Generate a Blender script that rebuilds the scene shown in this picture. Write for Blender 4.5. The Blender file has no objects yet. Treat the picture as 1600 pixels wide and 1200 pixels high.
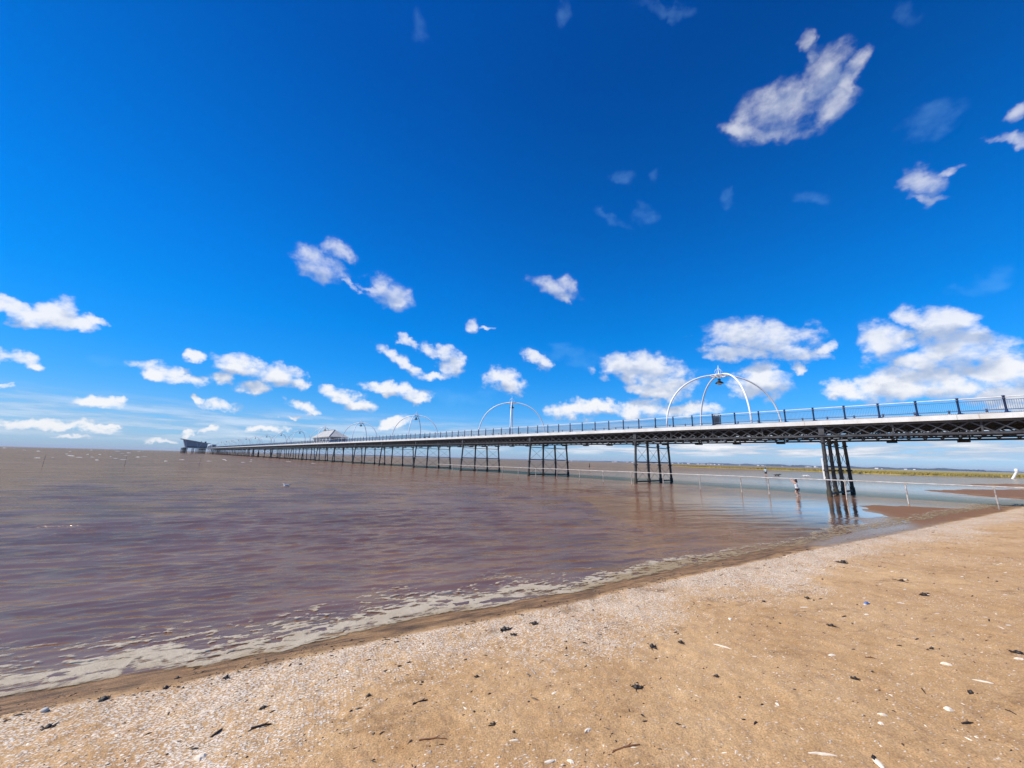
import bpy, math, random
import numpy as np
from mathutils import Vector

random.seed(7)
RNG = np.random.default_rng(11)
S = bpy.context.scene
COL = S.collection
rad = math.radians

# ------------------------------------------------------------------ camera geometry
EYE = 2.0
FPX, ROLL, PITCH = 578.18, 0.025494, 0.200761      # focal length (px of a 1600 wide frame), roll, upward pitch


def ray(px, py):
    dx, dy = px - 800, py - 600
    u = dx * math.cos(ROLL) + dy * math.sin(ROLL)
    v = dx * math.sin(ROLL) - dy * math.cos(ROLL)
    return np.array([u, FPX * math.cos(PITCH) - v * math.sin(PITCH), FPX * math.sin(PITCH) + v * math.cos(PITCH)])


def gnd(px, py, z=0.0):
    r = ray(px, py)
    t = (z - EYE) / r[2]
    return np.array([r[0] * t, r[1] * t])


cam_data = bpy.data.cameras.new("camera")
cam = bpy.data.objects.new("camera", cam_data)
COL.objects.link(cam)
R0, U0, F0 = Vector((1, 0, 0)), Vector((0, -math.sin(PITCH), math.cos(PITCH))), Vector((0, math.cos(PITCH), math.sin(PITCH)))
right = R0 * math.cos(ROLL) + U0 * math.sin(ROLL)
up = -R0 * math.sin(ROLL) + U0 * math.cos(ROLL)
from mathutils import Matrix
m = Matrix((right, up, -F0)).transposed().to_4x4()
m.translation = (0, 0, EYE)
cam.matrix_world = m
cam_data.sensor_width = 36
cam_data.lens = FPX / 1600 * 36
cam_data.clip_start = 0.05
cam_data.clip_end = 60000
S.camera = cam

# pier frame: s runs out to sea along the pier, n is the distance from the camera across it
AZ = -0.75357
DV = np.array([math.sin(AZ), math.cos(AZ)])
NV = np.array([math.cos(AZ), -math.sin(AZ)])
BAY, S0 = 14.5894, 4.1834
PIER_ROT = math.atan2(DV[1], DV[0])
NC = 38.5


def sn(s, n):
    return DV * s + NV * n


# ------------------------------------------------------------------ helpers
def tag(o, label=None, cat=None, group=None, kind=None):
    if label: o["label"] = label
    if cat: o["category"] = cat
    if group: o["group"] = group
    if kind: o["kind"] = kind
    return o


def link(o, parent=None):
    COL.objects.link(o)
    if parent is not None:
        o.parent = parent
    return o


def empty(name, loc, rz=0.0):
    o = bpy.data.objects.new(name, None)
    o.location = loc
    o.rotation_euler = (0, 0, rz)
    o.empty_display_size = 0.3
    return link(o)


def np_mesh(name, verts, faces, mat=None, smooth=False, attrs=None):
    """faces: (n,k) int array"""
    verts = np.asarray(verts, np.float32)
    faces = np.asarray(faces, np.int32)
    me = bpy.data.meshes.new(name)
    me.vertices.add(len(verts))
    me.vertices.foreach_set("co", verts.ravel())
    k = faces.shape[1]
    me.loops.add(faces.size)
    me.loops.foreach_set("vertex_index", faces.ravel())
    me.polygons.add(len(faces))
    me.polygons.foreach_set("loop_start", np.arange(0, faces.size, k, dtype=np.int32))
    me.polygons.foreach_set("use_smooth", np.full(len(faces), smooth, dtype=bool))
    me.update(calc_edges=True)
    for an, av in (attrs or {}).items():
        a = me.attributes.new(an, 'FLOAT', 'POINT')
        a.data.foreach_set("value", np.asarray(av, np.float32))
    me.validate()
    if mat: me.materials.append(mat)
    return me


def obj(name, me, parent=None, loc=(0, 0, 0), rz=0.0):
    o = bpy.data.objects.new(name, me)
    o.location = loc
    o.rotation_euler = (0, 0, rz)
    return link(o, parent)


class MB:
    """collects boxes, bars, tubes and lathes into one mesh"""

    def __init__(self):
        self.v, self.f, self.sm = [], [], []

    def add(self, vs, fs, smooth=False):
        b = len(self.v)
        self.v += [tuple(p) for p in vs]
        self.f += [tuple(i + b for i in f) for f in fs]
        self.sm += [smooth] * len(fs)

    def box(self, x0, x1, y0, y1, z0, z1):
        vs = [(x, y, z) for z in (z0, z1) for y in (y0, y1) for x in (x0, x1)]
        self.add(vs, [(0, 2, 3, 1), (4, 5, 7, 6), (0, 1, 5, 4), (2, 6, 7, 3), (0, 4, 6, 2), (1, 3, 7, 5)])
        return self

    def bar(self, p, q, w, t, side=(0, 1, 0)):
        """rectangular bar p->q, t thick along side, w across"""
        p, q = Vector(p), Vector(q)
        a = (q - p).normalized()
        sd = Vector(side)
        sd = (sd - a * sd.dot(a)).normalized()
        c = a.cross(sd)
        vs = []
        for e in (p, q):
            for i, j in ((-1, -1), (1, -1), (1, 1), (-1, 1)):
                vs.append(e + c * (w / 2 * i) + sd * (t / 2 * j))
        self.add(vs, [(3, 2, 1, 0), (4, 5, 6, 7), (0, 1, 5, 4), (1, 2, 6, 5), (2, 3, 7, 6), (3, 0, 4, 7)])
        return self

    def tube(self, pts, r, n=8, caps=True):
        pts = [Vector(p) for p in pts]
        rs = r if isinstance(r, (list, tuple)) else [r] * len(pts)
        vs, fs = [], []
        ref = None
        for i, p in enumerate(pts):
            a = (pts[min(i + 1, len(pts) - 1)] - pts[max(i - 1, 0)]).normalized()
            if ref is None:
                ref = a.orthogonal().normalized()
            ref = (ref - a * ref.dot(a)).normalized()
            c = a.cross(ref)
            for k in range(n):
                th = 2 * math.pi * k / n
                vs.append(p + (ref * math.cos(th) + c * math.sin(th)) * rs[i])
        for i in range(len(pts) - 1):
            for k in range(n):
                k2 = (k + 1) % n
                fs.append((i * n + k, i * n + k2, (i + 1) * n + k2, (i + 1) * n + k))
        self.add(vs, fs, True)
        if caps:
            self.add(vs[:n][::-1], [tuple(range(n))])
            self.add(vs[-n:], [tuple(range(n))])
        return self

    def lathe(self, prof, n=16, at=(0, 0, 0)):
        vs, fs = [], []
        for r, z in prof:
            for k in range(n):
                th = 2 * math.pi * k / n
                vs.append((at[0] + r * math.cos(th), at[1] + r * math.sin(th), at[2] + z))
        for i in range(len(prof) - 1):
            for k in range(n):
                k2 = (k + 1) % n
                fs.append((i * n + k, i * n + k2, (i + 1) * n + k2, (i + 1) * n + k))
        self.add(vs, fs, True)
        self.add(vs[:n], [tuple(range(n))[::-1]])
        self.add(vs[-n:], [tuple(range(n))])
        return self

    def mesh(self, name, mat):
        me = bpy.data.meshes.new(name)
        me.from_pydata(self.v, [], self.f)
        me.polygons.foreach_set("use_smooth", self.sm)
        if mat: me.materials.append(mat)
        return me

    def build(self, name, mat, parent=None, loc=(0, 0, 0), rz=0.0):
        return obj(name, self.mesh(name, mat), parent, loc, rz)


# ---- numpy noise
def _h(ix, iy, seed):
    h = (ix.astype(np.int64) * 374761393 + iy.astype(np.int64) * 668265263 + seed * 1442695041) & 0xFFFFFFFF
    h = ((h ^ (h >> 13)) * 1274126177) & 0xFFFFFFFF
    h = (h ^ (h >> 16)) & 0xFFFFFFFF
    return h.astype(np.float64) / 0xFFFFFFFF


def vnoise(x, y, seed=0):
    ix, iy = np.floor(x), np.floor(y)
    fx, fy = x - ix, y - iy
    fx = fx * fx * fx * (fx * (fx * 6 - 15) + 10)
    fy = fy * fy * fy * (fy * (fy * 6 - 15) + 10)
    a, b = _h(ix, iy, seed), _h(ix + 1, iy, seed)
    c, d = _h(ix, iy + 1, seed), _h(ix + 1, iy + 1, seed)
    return (a + (b - a) * fx) * (1 - fy) + (c + (d - c) * fx) * fy


def fbm(x, y, oct=4, seed=0, gain=0.5):
    t, a, s = 0, 1.0, 0
    for i in range(oct):
        t = t + a * vnoise(x * 2 ** i + 17.3 * i, y * 2 ** i - 9.1 * i, seed + i)
        s += a
        a *= gain
    return t / s


def sstep(a, b, x):
    t = np.clip((x - a) / (b - a), 0, 1)
    return t * t * (3 - 2 * t)


# ------------------------------------------------------------------ materials
def mat_base(name):
    mt = bpy.data.materials.new(name)
    mt.use_nodes = True
    nt = mt.node_tree
    return mt, nt, nt.nodes["Principled BSDF"]


def N(nt, typ, **kw):
    n = nt.nodes.new(typ)
    for k, v in kw.items():
        if k.startswith("in_"):
            key = k[3:]
            n.inputs[int(key) if key.isdigit() else key].default_value = v
        else:
            setattr(n, k, v)
    return n


def paint(name, c, rough=0.5, vary=0.25, scale=3.0, dirt=None, metal=0.0, bump=0.0):
    """painted or plain surface with uneven wear"""
    mt, nt, b = mat_base(name)
    L = nt.links.new
    geo = N(nt, "ShaderNodeNewGeometry")
    n1 = N(nt, "ShaderNodeTexNoise", in_Scale=scale, in_Detail=6.0, in_Roughness=0.65)
    L(geo.outputs["Position"], n1.inputs["Vector"])
    rp = N(nt, "ShaderNodeValToRGB")
    d = dirt or tuple(x * (1 - vary) for x in c)
    rp.color_ramp.elements[0].position = 0.35
    rp.color_ramp.elements[0].color = (*d, 1)
    rp.color_ramp.elements[1].position = 0.62
    rp.color_ramp.elements[1].color = (*c, 1)
    L(n1.outputs["Fac"], rp.inputs["Fac"])
    L(rp.outputs["Color"], b.inputs["Base Color"])
    b.inputs["Roughness"].default_value = rough
    b.inputs["Metallic"].default_value = metal
    if bump:
        bp = N(nt, "ShaderNodeBump", in_Strength=0.5, in_Distance=bump)
        L(n1.outputs["Fac"], bp.inputs["Height"])
        L(bp.outputs["Normal"], b.inputs["Normal"])
    return mt


WHITE = paint("white_paint", (0.80, 0.79, 0.75), 0.45, dirt=(0.68, 0.66, 0.60), scale=1.6)
IRON = paint("dark_iron", (0.007, 0.007, 0.008), 0.6, dirt=(0.012, 0.011, 0.010), scale=5)  # near black: shade under the deck is put into this iron's colour
DECKB = paint("shade_dark_deck_timber", (0.006, 0.006, 0.006), 0.85, scale=3)  # deck underside's shade painted in as a near-black timber colour
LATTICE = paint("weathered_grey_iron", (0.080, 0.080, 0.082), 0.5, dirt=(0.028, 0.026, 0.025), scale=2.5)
COLUMN = paint("barnacled_iron_column", (0.014, 0.014, 0.015), 0.6, dirt=(0.062, 0.058, 0.052), scale=5, bump=0.01)
nt = COLUMN.node_tree
b = nt.nodes["Principled BSDF"]
src = b.inputs["Base Color"].links[0].from_socket
geo = N(nt, "ShaderNodeNewGeometry"); sz_ = N(nt, "ShaderNodeSeparateXYZ"); nt.links.new(geo.outputs["Position"], sz_.inputs[0])
nn = N(nt, "ShaderNodeTexNoise", in_Scale=9.0, in_Detail=5.0); nt.links.new(geo.outputs["Position"], nn.inputs["Vector"])
zn = N(nt, "ShaderNodeMath", operation='MULTIPLY_ADD', in_1=-0.8); nt.links.new(nn.outputs["Fac"], zn.inputs[0]); nt.links.new(sz_.outputs[2], zn.inputs[2])
tb = N(nt, "ShaderNodeMapRange", in_1=0.45, in_2=0.05, in_3=0.0, in_4=0.85); nt.links.new(zn.outputs[0], tb.inputs[0])
mxb = N(nt, "ShaderNodeMix", data_type='RGBA'); mxb.inputs[7].default_value = (0.055, 0.048, 0.028, 1)
nt.links.new(tb.outputs[0], mxb.inputs[0]); nt.links.new(src, mxb.inputs[6]); nt.links.new(mxb.outputs[2], b.inputs["Base Color"])

FASCIA = paint("deck_edge_paint", (0.80, 0.79, 0.74), 0.5, dirt=(0.66, 0.63, 0.56), scale=1.2)
nt = FASCIA.node_tree
b = nt.nodes["Principled BSDF"]
src = b.inputs["Base Color"].links[0].from_socket
geo = N(nt, "ShaderNodeNewGeometry")
mp_ = N(nt, "ShaderNodeMapping"); mp_.inputs["Scale"].default_value = (7, 7, 0.7); nt.links.new(geo.outputs["Position"], mp_.inputs["Vector"])
nn = N(nt, "ShaderNodeTexNoise", in_Scale=1.0, in_Detail=5.0, in_Roughness=0.65); nt.links.new(mp_.outputs[0], nn.inputs["Vector"])
tb = N(nt, "ShaderNodeMapRange", interpolation_type='SMOOTHSTEP', in_1=0.60, in_2=0.80, in_3=0.0, in_4=0.6); nt.links.new(nn.outputs["Fac"], tb.inputs[0])
mxb = N(nt, "ShaderNodeMix", data_type='RGBA'); mxb.inputs[7].default_value = (0.30, 0.20, 0.12, 1)
nt.links.new(tb.outputs[0], mxb.inputs[0]); nt.links.new(src, mxb.inputs[6]); nt.links.new(mxb.outputs[2], b.inputs["Base Color"])
NAVY = paint("navy_paint", (0.012, 0.030, 0.090), 0.4, scale=4)
BALUSTER = paint("blue_grey_paint", (0.15, 0.20, 0.30), 0.45, scale=4)
PLANK = paint("deck_timber", (0.20, 0.17, 0.14), 0.8, scale=2)
GALV = paint("rail_paint", (0.66, 0.62, 0.56), 0.5, dirt=(0.42, 0.36, 0.30), scale=4)
POSTM = paint("rail_post_paint", (0.58, 0.53, 0.47), 0.6, dirt=(0.26, 0.20, 0.15), scale=5)
BIN = paint("bin_plastic", (0.010, 0.014, 0.018), 0.4, scale=6)
ROOF = paint("pale_roof", (0.46, 0.45, 0.41), 0.7, scale=1)
CLAD = paint("grey_cladding", (0.19, 0.20, 0.22), 0.5, scale=0.6)
CLADL = paint("light_cladding", (0.42, 0.44, 0.46), 0.5, scale=0.6)
GLASSD = paint("dark_window", (0.02, 0.025, 0.03), 0.15, scale=1)
LAMPBLK = paint("lamp_black", (0.012, 0.012, 0.013), 0.35, scale=6)
LAMPGL = paint("lamp_lens", (0.7, 0.7, 0.66), 0.2, scale=6)

# ------------------------------------------------------------------ sun and sky
SUN_AZ, SUN_EL = rad(-97), rad(49)
sv = Vector((math.sin(SUN_AZ) * math.cos(SUN_EL), math.cos(SUN_AZ) * math.cos(SUN_EL), math.sin(SUN_EL)))
sun_d = bpy.data.lights.new("sun", 'SUN')
sun_d.energy = 4.3
sun_d.angle = rad(0.53)
sun_d.color = (1.0, 0.95, 0.87)
sun = bpy.data.objects.new("sun", sun_d)
sun.rotation_euler = sv.to_track_quat('Z', 'Y').to_euler()
link(sun)


def azel(px, py):
    r = ray(px, py)
    return np.array([math.degrees(math.atan2(r[0], r[1])), math.degrees(math.asin(r[2] / np.linalg.norm(r)))])


CLOUDS = [  # x, y, rx, ry, rotation (deg, clockwise on the photograph)
    (1212, 172, 72, 38, -18), (1285, 118, 62, 24, -48), (1266, 66, 12, 20, 0), (1278, 92, 12, 16, -20), (1318, 128, 20, 14, -40), (1150, 205, 30, 12, 20), (1340, 98, 36, 12, -42), (1195, 205, 66, 16, 0), (1300, 160, 40, 20, -40),
    (1440, 285, 34, 26, -20), (1490, 263, 30, 7, -22), (1440, 312, 32, 8, 0),
    (1585, 222, 30, 14, 30), (1598, 170, 34, 11, -30), (1560, 210, 22, 9, 20),
    (502, 414, 40, 17, 32), (484, 396, 10, 14, 0), (532, 394, 26, 11, 15), (548, 446, 18, 4, 40), (580, 452, 24, 5, 10), (608, 458, 38, 20, 28), (618, 472, 22, 8, 10),
    (740, 510, 10, 11, 0), (765, 512, 12, 3, 0), (864, 450, 36, 14, 10), (886, 440, 14, 13, 0), (884, 462, 10, 8, 0),
    (12, 484, 44, 12, 22), (75, 488, 46, 17, 8), (118, 505, 44, 13, 14), (150, 503, 24, 7, 20),
    (18, 556, 38, 12, 16), (40, 570, 26, 9, 18),
    (250, 580, 40, 12, 14), (285, 594, 40, 9, 12), (301, 556, 17, 9, 0), (345, 594, 22, 10, 5),
    (375, 572, 42, 14, 8), (425, 585, 48, 15, 14), (392, 605, 26, 11, 0), (468, 598, 20, 10, 0),
    (338, 631, 32, 8, 6), (306, 624, 8, 6, 0), (148, 631, 46, 8, 0), (175, 627, 18, 6, 0),
    (538, 617, 32, 11, 16), (560, 631, 22, 9, 14), (472, 637, 22, 8, 8),
    (606, 606, 32, 9, 8), (645, 614, 26, 11, 12), (655, 622, 18, 7, 0),
    (632, 567, 46, 9, 25), (684, 548, 32, 8, 20), (700, 568, 18, 16, 10), (682, 584, 26, 7, 0), (632, 534, 16, 6, 25),
    (792, 597, 30, 17, 8), (800, 610, 20, 10, 0), (838, 560, 28, 9, 28),
    (1006, 580, 58, 25, 6), (975, 572, 30, 18, 0), (1045, 600, 34, 16, 10), (1020, 610, 46, 12, 5),
    (1180, 527, 78, 22, 2), (1145, 522, 42, 20, 0), (1238, 545, 44, 15, 10), (1160, 550, 52, 12, 0), (1285, 540, 18, 10, 0),
    (1190, 594, 42, 22, -8), (1170, 610, 34, 14, 0), (1250, 570, 14, 10, 0),
    (908, 641, 46, 12, 0), (940, 636, 22, 10, 0), (1000, 640, 46, 14, 0), (1070, 640, 40, 12, 0),
    (1385, 535, 44, 30, 8), (1430, 495, 30, 15, 20), (1475, 505, 50, 20, 12), (1500, 545, 70, 34, 8), (1570, 585, 60, 28, 10), (1410, 600, 86, 22, -4), (1320, 605, 30, 14, 0), (1440, 570, 44, 22, 0), (1480, 600, 60, 22, 0),
    (1560, 620, 70, 13, -4), (1600, 640, 60, 10, 0),
    (620, 662, 26, 9, 0), (605, 668, 16, 6, 0), (415, 672, 22, 5, 0), (440, 671, 14, 4, 0), (50, 661, 70, 7, 3), (110, 668, 60, 6, 4), (160, 665, 26, 5, 0), (20, 613, 22, 4, 5), (288, 673, 12, 4, 0), (320, 669, 16, 4, 0),
    (255, 685, 24, 4, 0), (100, 684, 44, 4, 0), (450, 655, 14, 3, 0),
    # the parts of the sky above and beside the frame carry clouds too
    (-300, 500, 90, 30, 8), (-160, 560, 60, 18, 8), (1850, 560, 120, 40, -6), (1760, 380, 70, 26, -20), (2100, 300, 110, 40, -15),
]
WISPS = [(955, 338, 32, 9, 30), (1012, 332, 20, 18, 30), (965, 277, 20, 12, 0), (1020, 268, 14, 10, 0), (882, 14, 10, 16, -20), (1030, 12, 44, 12, 10), (650, 42, 18, 16, 40), (1140, 305, 12, 18, 0), (1450, 190, 50, 22, -20),
         (1270, 305, 40, 12, 0), (1420, 20, 26, 20, 0), (720, 620, 60, 14, 0), (1100, 610, 120, 40, 0), (180, 570, 40, 10, 10), (520, 655, 80, 10, 0), (1540, 440, 50, 18, -20), (890, 555, 60, 14, 10)]

world = bpy.data.worlds.new("World")
S.world = world
world.use_nodes = True
wt = world.node_tree
for n in list(wt.nodes): wt.nodes.remove(n)


def cloud_group(name, blobs, warp, amp):
    g = bpy.data.node_groups.new(name, 'ShaderNodeTree')
    g.interface.new_socket("Dir", in_out='INPUT', socket_type='NodeSocketVector')
    g.interface.new_socket("Raw", in_out='OUTPUT', socket_type='NodeSocketFloat')
    g.interface.new_socket("Soft", in_out='OUTPUT', socket_type='NodeSocketFloat')
    gi, go = g.nodes.new("NodeGroupInput"), g.nodes.new("NodeGroupOutput")
    L = g.links.new
    nz = N(g, "ShaderNodeVectorMath", operation='NORMALIZE')
    L(gi.outputs[0], nz.inputs[0])
    sx = N(g, "ShaderNodeSeparateXYZ")
    L(nz.outputs[0], sx.inputs[0])
    at = N(g, "ShaderNodeMath", operation='ARCTAN2')
    L(sx.outputs[0], at.inputs[0]); L(sx.outputs[1], at.inputs[1])
    es = N(g, "ShaderNodeMath", operation='ARCSINE')
    L(sx.outputs[2], es.inputs[0])
    cb = N(g, "ShaderNodeCombineXYZ")
    L(at.outputs[0], cb.inputs[0]); L(es.outputs[0], cb.inputs[1])
    dg = N(g, "ShaderNodeVectorMath", operation='SCALE')
    dg.inputs["Scale"].default_value = 180 / math.pi
    L(cb.outputs[0], dg.inputs[0])
    n1 = N(g, "ShaderNodeTexNoise", in_Scale=13.0, in_Detail=5.0, in_Roughness=0.62)
    L(nz.outputs[0], n1.inputs["Vector"])
    w1 = N(g, "ShaderNodeVectorMath", operation='SUBTRACT')
    w1.inputs[1].default_value = (0.5, 0.5, 0.5)
    L(n1.outputs["Color"], w1.inputs[0])
    w2 = N(g, "ShaderNodeVectorMath", operation='MULTIPLY_ADD')
    w2.inputs[1].default_value = (warp * 1.3, warp, 0)
    L(w1.outputs[0], w2.inputs[0]); L(dg.outputs[0], w2.inputs[2])
    prev = None
    for (x, y, rx, ry, rot) in blobs:
        c = azel(x, y)
        t = rad(rot)
        e = azel(x + rx * math.cos(t) * 0.5, y + rx * math.sin(t) * 0.5) - azel(x - rx * math.cos(t) * 0.5, y - rx * math.sin(t) * 0.5)
        f = azel(x - ry * math.sin(t) * 0.5, y + ry * math.cos(t) * 0.5) - azel(x + ry * math.sin(t) * 0.5, y - ry * math.cos(t) * 0.5)
        a = np.linalg.norm(e)
        bb = abs(e[0] * f[1] - e[1] * f[0]) / a
        mp = N(g, "ShaderNodeMapping", vector_type='TEXTURE')
        mp.inputs["Location"].default_value = (c[0], c[1], 0)
        mp.inputs["Rotation"].default_value = (0, 0, math.atan2(e[1], e[0]))
        mp.inputs["Scale"].default_value = (a * 1.04, bb * 1.08, 1e6)
        if prev is not None:                      # evaluates the blobs one after another, so the shader's stack stays small
            lc = N(g, "ShaderNodeCombineXYZ", in_X=c[0], in_Y=c[1])
            L(prev, lc.inputs[2]); L(lc.outputs[0], mp.inputs["Location"])
        L(w2.outputs[0], mp.inputs["Vector"])
        dt = N(g, "ShaderNodeVectorMath", operation='DOT_PRODUCT')
        L(mp.outputs[0], dt.inputs[0]); L(mp.outputs[0], dt.inputs[1])
        if prev is None:
            prev = dt.outputs["Value"]
        else:
            mn = N(g, "ShaderNodeMath", operation='MINIMUM')
            L(prev, mn.inputs[0]); L(dt.outputs["Value"], mn.inputs[1])
            prev = mn.outputs[0]
    n2 = N(g, "ShaderNodeTexNoise", in_Scale=26.0, in_Detail=7.0, in_Roughness=0.56)
    sq = N(g, "ShaderNodeVectorMath", operation='MULTIPLY')
    sq.inputs[1].default_value = (1, 1, 1.5)
    L(nz.outputs[0], sq.inputs[0]); L(sq.outputs[0], n2.inputs["Vector"])
    m1 = N(g, "ShaderNodeMath", operation='MULTIPLY_ADD', in_1=amp, in_2=1.0 - amp * 0.5)
    L(n2.outputs["Fac"], m1.inputs[0])
    sb = N(g, "ShaderNodeMath", operation='SUBTRACT')
    L(m1.outputs[0], sb.inputs[0]); L(prev, sb.inputs[1])
    L(sb.outputs[0], go.inputs[0])
    n3 = N(g, "ShaderNodeTexNoise", in_Scale=22.0, in_Detail=2.0, in_Roughness=0.5)
    L(sq.outputs[0], n3.inputs["Vector"])
    m3 = N(g, "ShaderNodeMath", operation='MULTIPLY_ADD', in_1=amp * 0.8, in_2=1.0 - amp * 0.4)
    L(n3.outputs["Fac"], m3.inputs[0])
    s3 = N(g, "ShaderNodeMath", operation='SUBTRACT')
    L(m3.outputs[0], s3.inputs[0]); L(prev, s3.inputs[1])
    L(s3.outputs[0], go.inputs[1])
    return g


L = wt.links.new
tc = N(wt, "ShaderNodeTexCoord")
sky = N(wt, "ShaderNodeTexSky", sky_type='NISHITA', sun_disc=False, sun_elevation=SUN_EL, sun_rotation=SUN_AZ,
        altitude=0, air_density=1.0, dust_density=0.25, ozone_density=3.0)
# this is a strongly coloured summer sky: deepen the model's blue with height
sepe = N(wt, "ShaderNodeSeparateXYZ")
L(tc.outputs["Generated"], sepe.inputs[0])
skr = N(wt, "ShaderNodeValToRGB")
STOPS = [(0.6, (.50, .78, 1.36)), (4, (.40, .80, 1.32)), (8, (.18, .78, 1.36)), (12, (.06, .79, 1.48)), (18, (.004, .79, 1.56)),
         (25, (.001, .73, 1.56)), (35, (.001, .60, 1.40)), (50, (.001, .44, 1.16)), (75, (.001, .40, 1.10))]
el_ = skr.color_ramp.elements
while len(el_) > 1: el_.remove(el_[-1])
for i, (e, c) in enumerate(STOPS):
    t = el_[0] if i == 0 else el_.new(math.sin(rad(e)))
    t.position = math.sin(rad(e))
    t.color = (c[0] / 2, c[1] / 2, c[2] / 2, 1)
L(sepe.outputs[2], skr.inputs[0])
tnt = N(wt, "ShaderNodeVectorMath", operation='MULTIPLY')
L(sky.outputs[0], tnt.inputs[0]); L(skr.outputs[0], tnt.inputs[1])
gam = N(wt, "ShaderNodeVectorMath", operation='SCALE')
side = N(wt, "ShaderNodeMapRange", in_1=-0.80, in_2=-0.15, in_3=1.62, in_4=2.0)      # evens out the glow on the sun's side
L(sepe.outputs[0], side.inputs[0]); L(side.outputs[0], gam.inputs["Scale"])
L(tnt.outputs[0], gam.inputs[0])
dirn = tc.outputs["Generated"]
sep = N(wt, "ShaderNodeSeparateXYZ")
L(dirn, sep.inputs[0])
gA = cloud_group("cloud_field", CLOUDS, 4.4, 3.7)
gB = cloud_group("wisp_field", WISPS, 5.0, 3.6)
c1 = N(wt, "ShaderNodeGroup"); c1.node_tree = gA
c2 = N(wt, "ShaderNodeGroup"); c2.node_tree = gA
L(dirn, c1.inputs[0])
off = N(wt, "ShaderNodeVectorMath", operation='ADD')
off.inputs[1].default_value = (sv.x * 0.014, sv.y * 0.014, 0.032)
L(dirn, off.inputs[0]); L(off.outputs[0], c2.inputs[0])
den = N(wt, "ShaderNodeMapRange", interpolation_type='SMOOTHSTEP', in_1=-0.60, in_2=1.25)
L(c1.outputs[0], den.inputs[0])
thin = N(wt, "ShaderNodeMapRange", in_1=0.22, in_2=0.5, in_3=0.98, in_4=1.9)
L(sep.outputs[2], thin.inputs[0]); L(thin.outputs[0], den.inputs[2])
# thinner, bluer clouds high up
hi = N(wt, "ShaderNodeMapRange", in_1=0.16, in_2=0.5, in_3=0.94, in_4=0.62)
L(sep.outputs[2], hi.inputs[0])
alpha = N(wt, "ShaderNodeMath", operation='MULTIPLY')
L(den.outputs[0], alpha.inputs[0]); L(hi.outputs[0], alpha.inputs[1])
df = N(wt, "ShaderNodeMath", operation='SUBTRACT')
L(c1.outputs[1], df.inputs[0]); L(c2.outputs[1], df.inputs[1])
shd = N(wt, "ShaderNodeMapRange", interpolation_type='SMOOTHSTEP', in_1=-0.95, in_2=1.15)
L(df.outputs[0], shd.inputs[0])
CL_LIT, CL_SHADE = (8.2, 8.2, 8.3, 1), (3.9, 4.6, 6.0, 1)
ccol = N(wt, "ShaderNodeMix", data_type='RGBA')
ccol.inputs[6].default_value = CL_SHADE
ccol.inputs[7].default_value = CL_LIT
L(shd.outputs[0], ccol.inputs[0])
# wisps
cw = N(wt, "ShaderNodeGroup"); cw.node_tree = gB
L(dirn, cw.inputs[0])
dw = N(wt, "ShaderNodeMapRange", interpolation_type='SMOOTHSTEP', in_1=-0.3, in_2=2.4, in_3=0.0, in_4=0.20)
L(cw.outputs[0], dw.inputs[0])
mixw = N(wt, "ShaderNodeMix", data_type='RGBA')
mixw.inputs[7].default_value = (2.6, 5.6, 8.8, 1)
L(dw.outputs[0], mixw.inputs[0]); L(gam.outputs[0], mixw.inputs[6])
# low streaky bank over the land to the right
stv = N(wt, "ShaderNodeVectorMath", operation='MULTIPLY')
stv.inputs[1].default_value = (7, 7, 70)
L(dirn, stv.inputs[0])
stn = N(wt, "ShaderNodeTexNoise", in_Scale=1.0, in_Detail=6.0, in_Roughness=0.6)
L(stv.outputs[0], stn.inputs["Vector"])
sta = N(wt, "ShaderNodeMapRange", interpolation_type='SMOOTHSTEP', in_1=0.36, in_2=0.54)
L(stn.outputs["Fac"], sta.inputs[0])
ste = N(wt, "ShaderNodeMapRange", interpolation_type='SMOOTHSTEP', in_1=0.115, in_2=0.06)
L(sep.outputs[2], ste.inputs[0])
ste2 = N(wt, "ShaderNodeMapRange", interpolation_type='SMOOTHSTEP', in_1=0.012, in_2=0.026)
L(sep.outputs[2], ste2.inputs[0])
stx = N(wt, "ShaderNodeMapRange", interpolation_type='SMOOTHSTEP', in_1=-0.15, in_2=0.45, in_3=0.45, in_4=1.0)
L(sep.outputs[0], stx.inputs[0])
q1 = N(wt, "ShaderNodeMath", operation='MULTIPLY'); L(sta.outputs[0], q1.inputs[0]); L(ste.outputs[0], q1.inputs[1])
q2 = N(wt, "ShaderNodeMath", operation='MULTIPLY'); L(q1.outputs[0], q2.inputs[0]); L(ste2.outputs[0], q2.inputs[1])
q3 = N(wt, "ShaderNodeMath", operation='MULTIPLY'); L(q2.outputs[0], q3.inputs[0]); L(stx.outputs[0], q3.inputs[1])
stc = N(wt, "ShaderNodeValToRGB")
stc.color_ramp.elements[0].position = 0.46; stc.color_ramp.elements[0].color = (0.42, 0.53, 0.68, 1)
stc.color_ramp.elements[1].position = 0.66; stc.color_ramp.elements[1].color = (0.90, 0.91, 0.94, 1)
L(stn.outputs["Fac"], stc.inputs[0])
stm = N(wt, "ShaderNodeVectorMath", operation='SCALE'); stm.inputs["Scale"].default_value = 9.0
L(stc.outputs[0], stm.inputs[0])
mixs = N(wt, "ShaderNodeMix", data_type='RGBA')
L(q3.outputs[0], mixs.inputs[0]); L(mixw.outputs[2], mixs.inputs[6]); L(stm.outputs[0], mixs.inputs[7])
mixc = N(wt, "ShaderNodeMix", data_type='RGBA')
L(alpha.outputs[0], mixc.inputs[0]); L(mixs.outputs[2], mixc.inputs[6]); L(ccol.outputs[2], mixc.inputs[7])
bg = N(wt, "ShaderNodeBackground", in_Strength=0.10)
L(mixc.outputs[2], bg.inputs["Color"])
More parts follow.
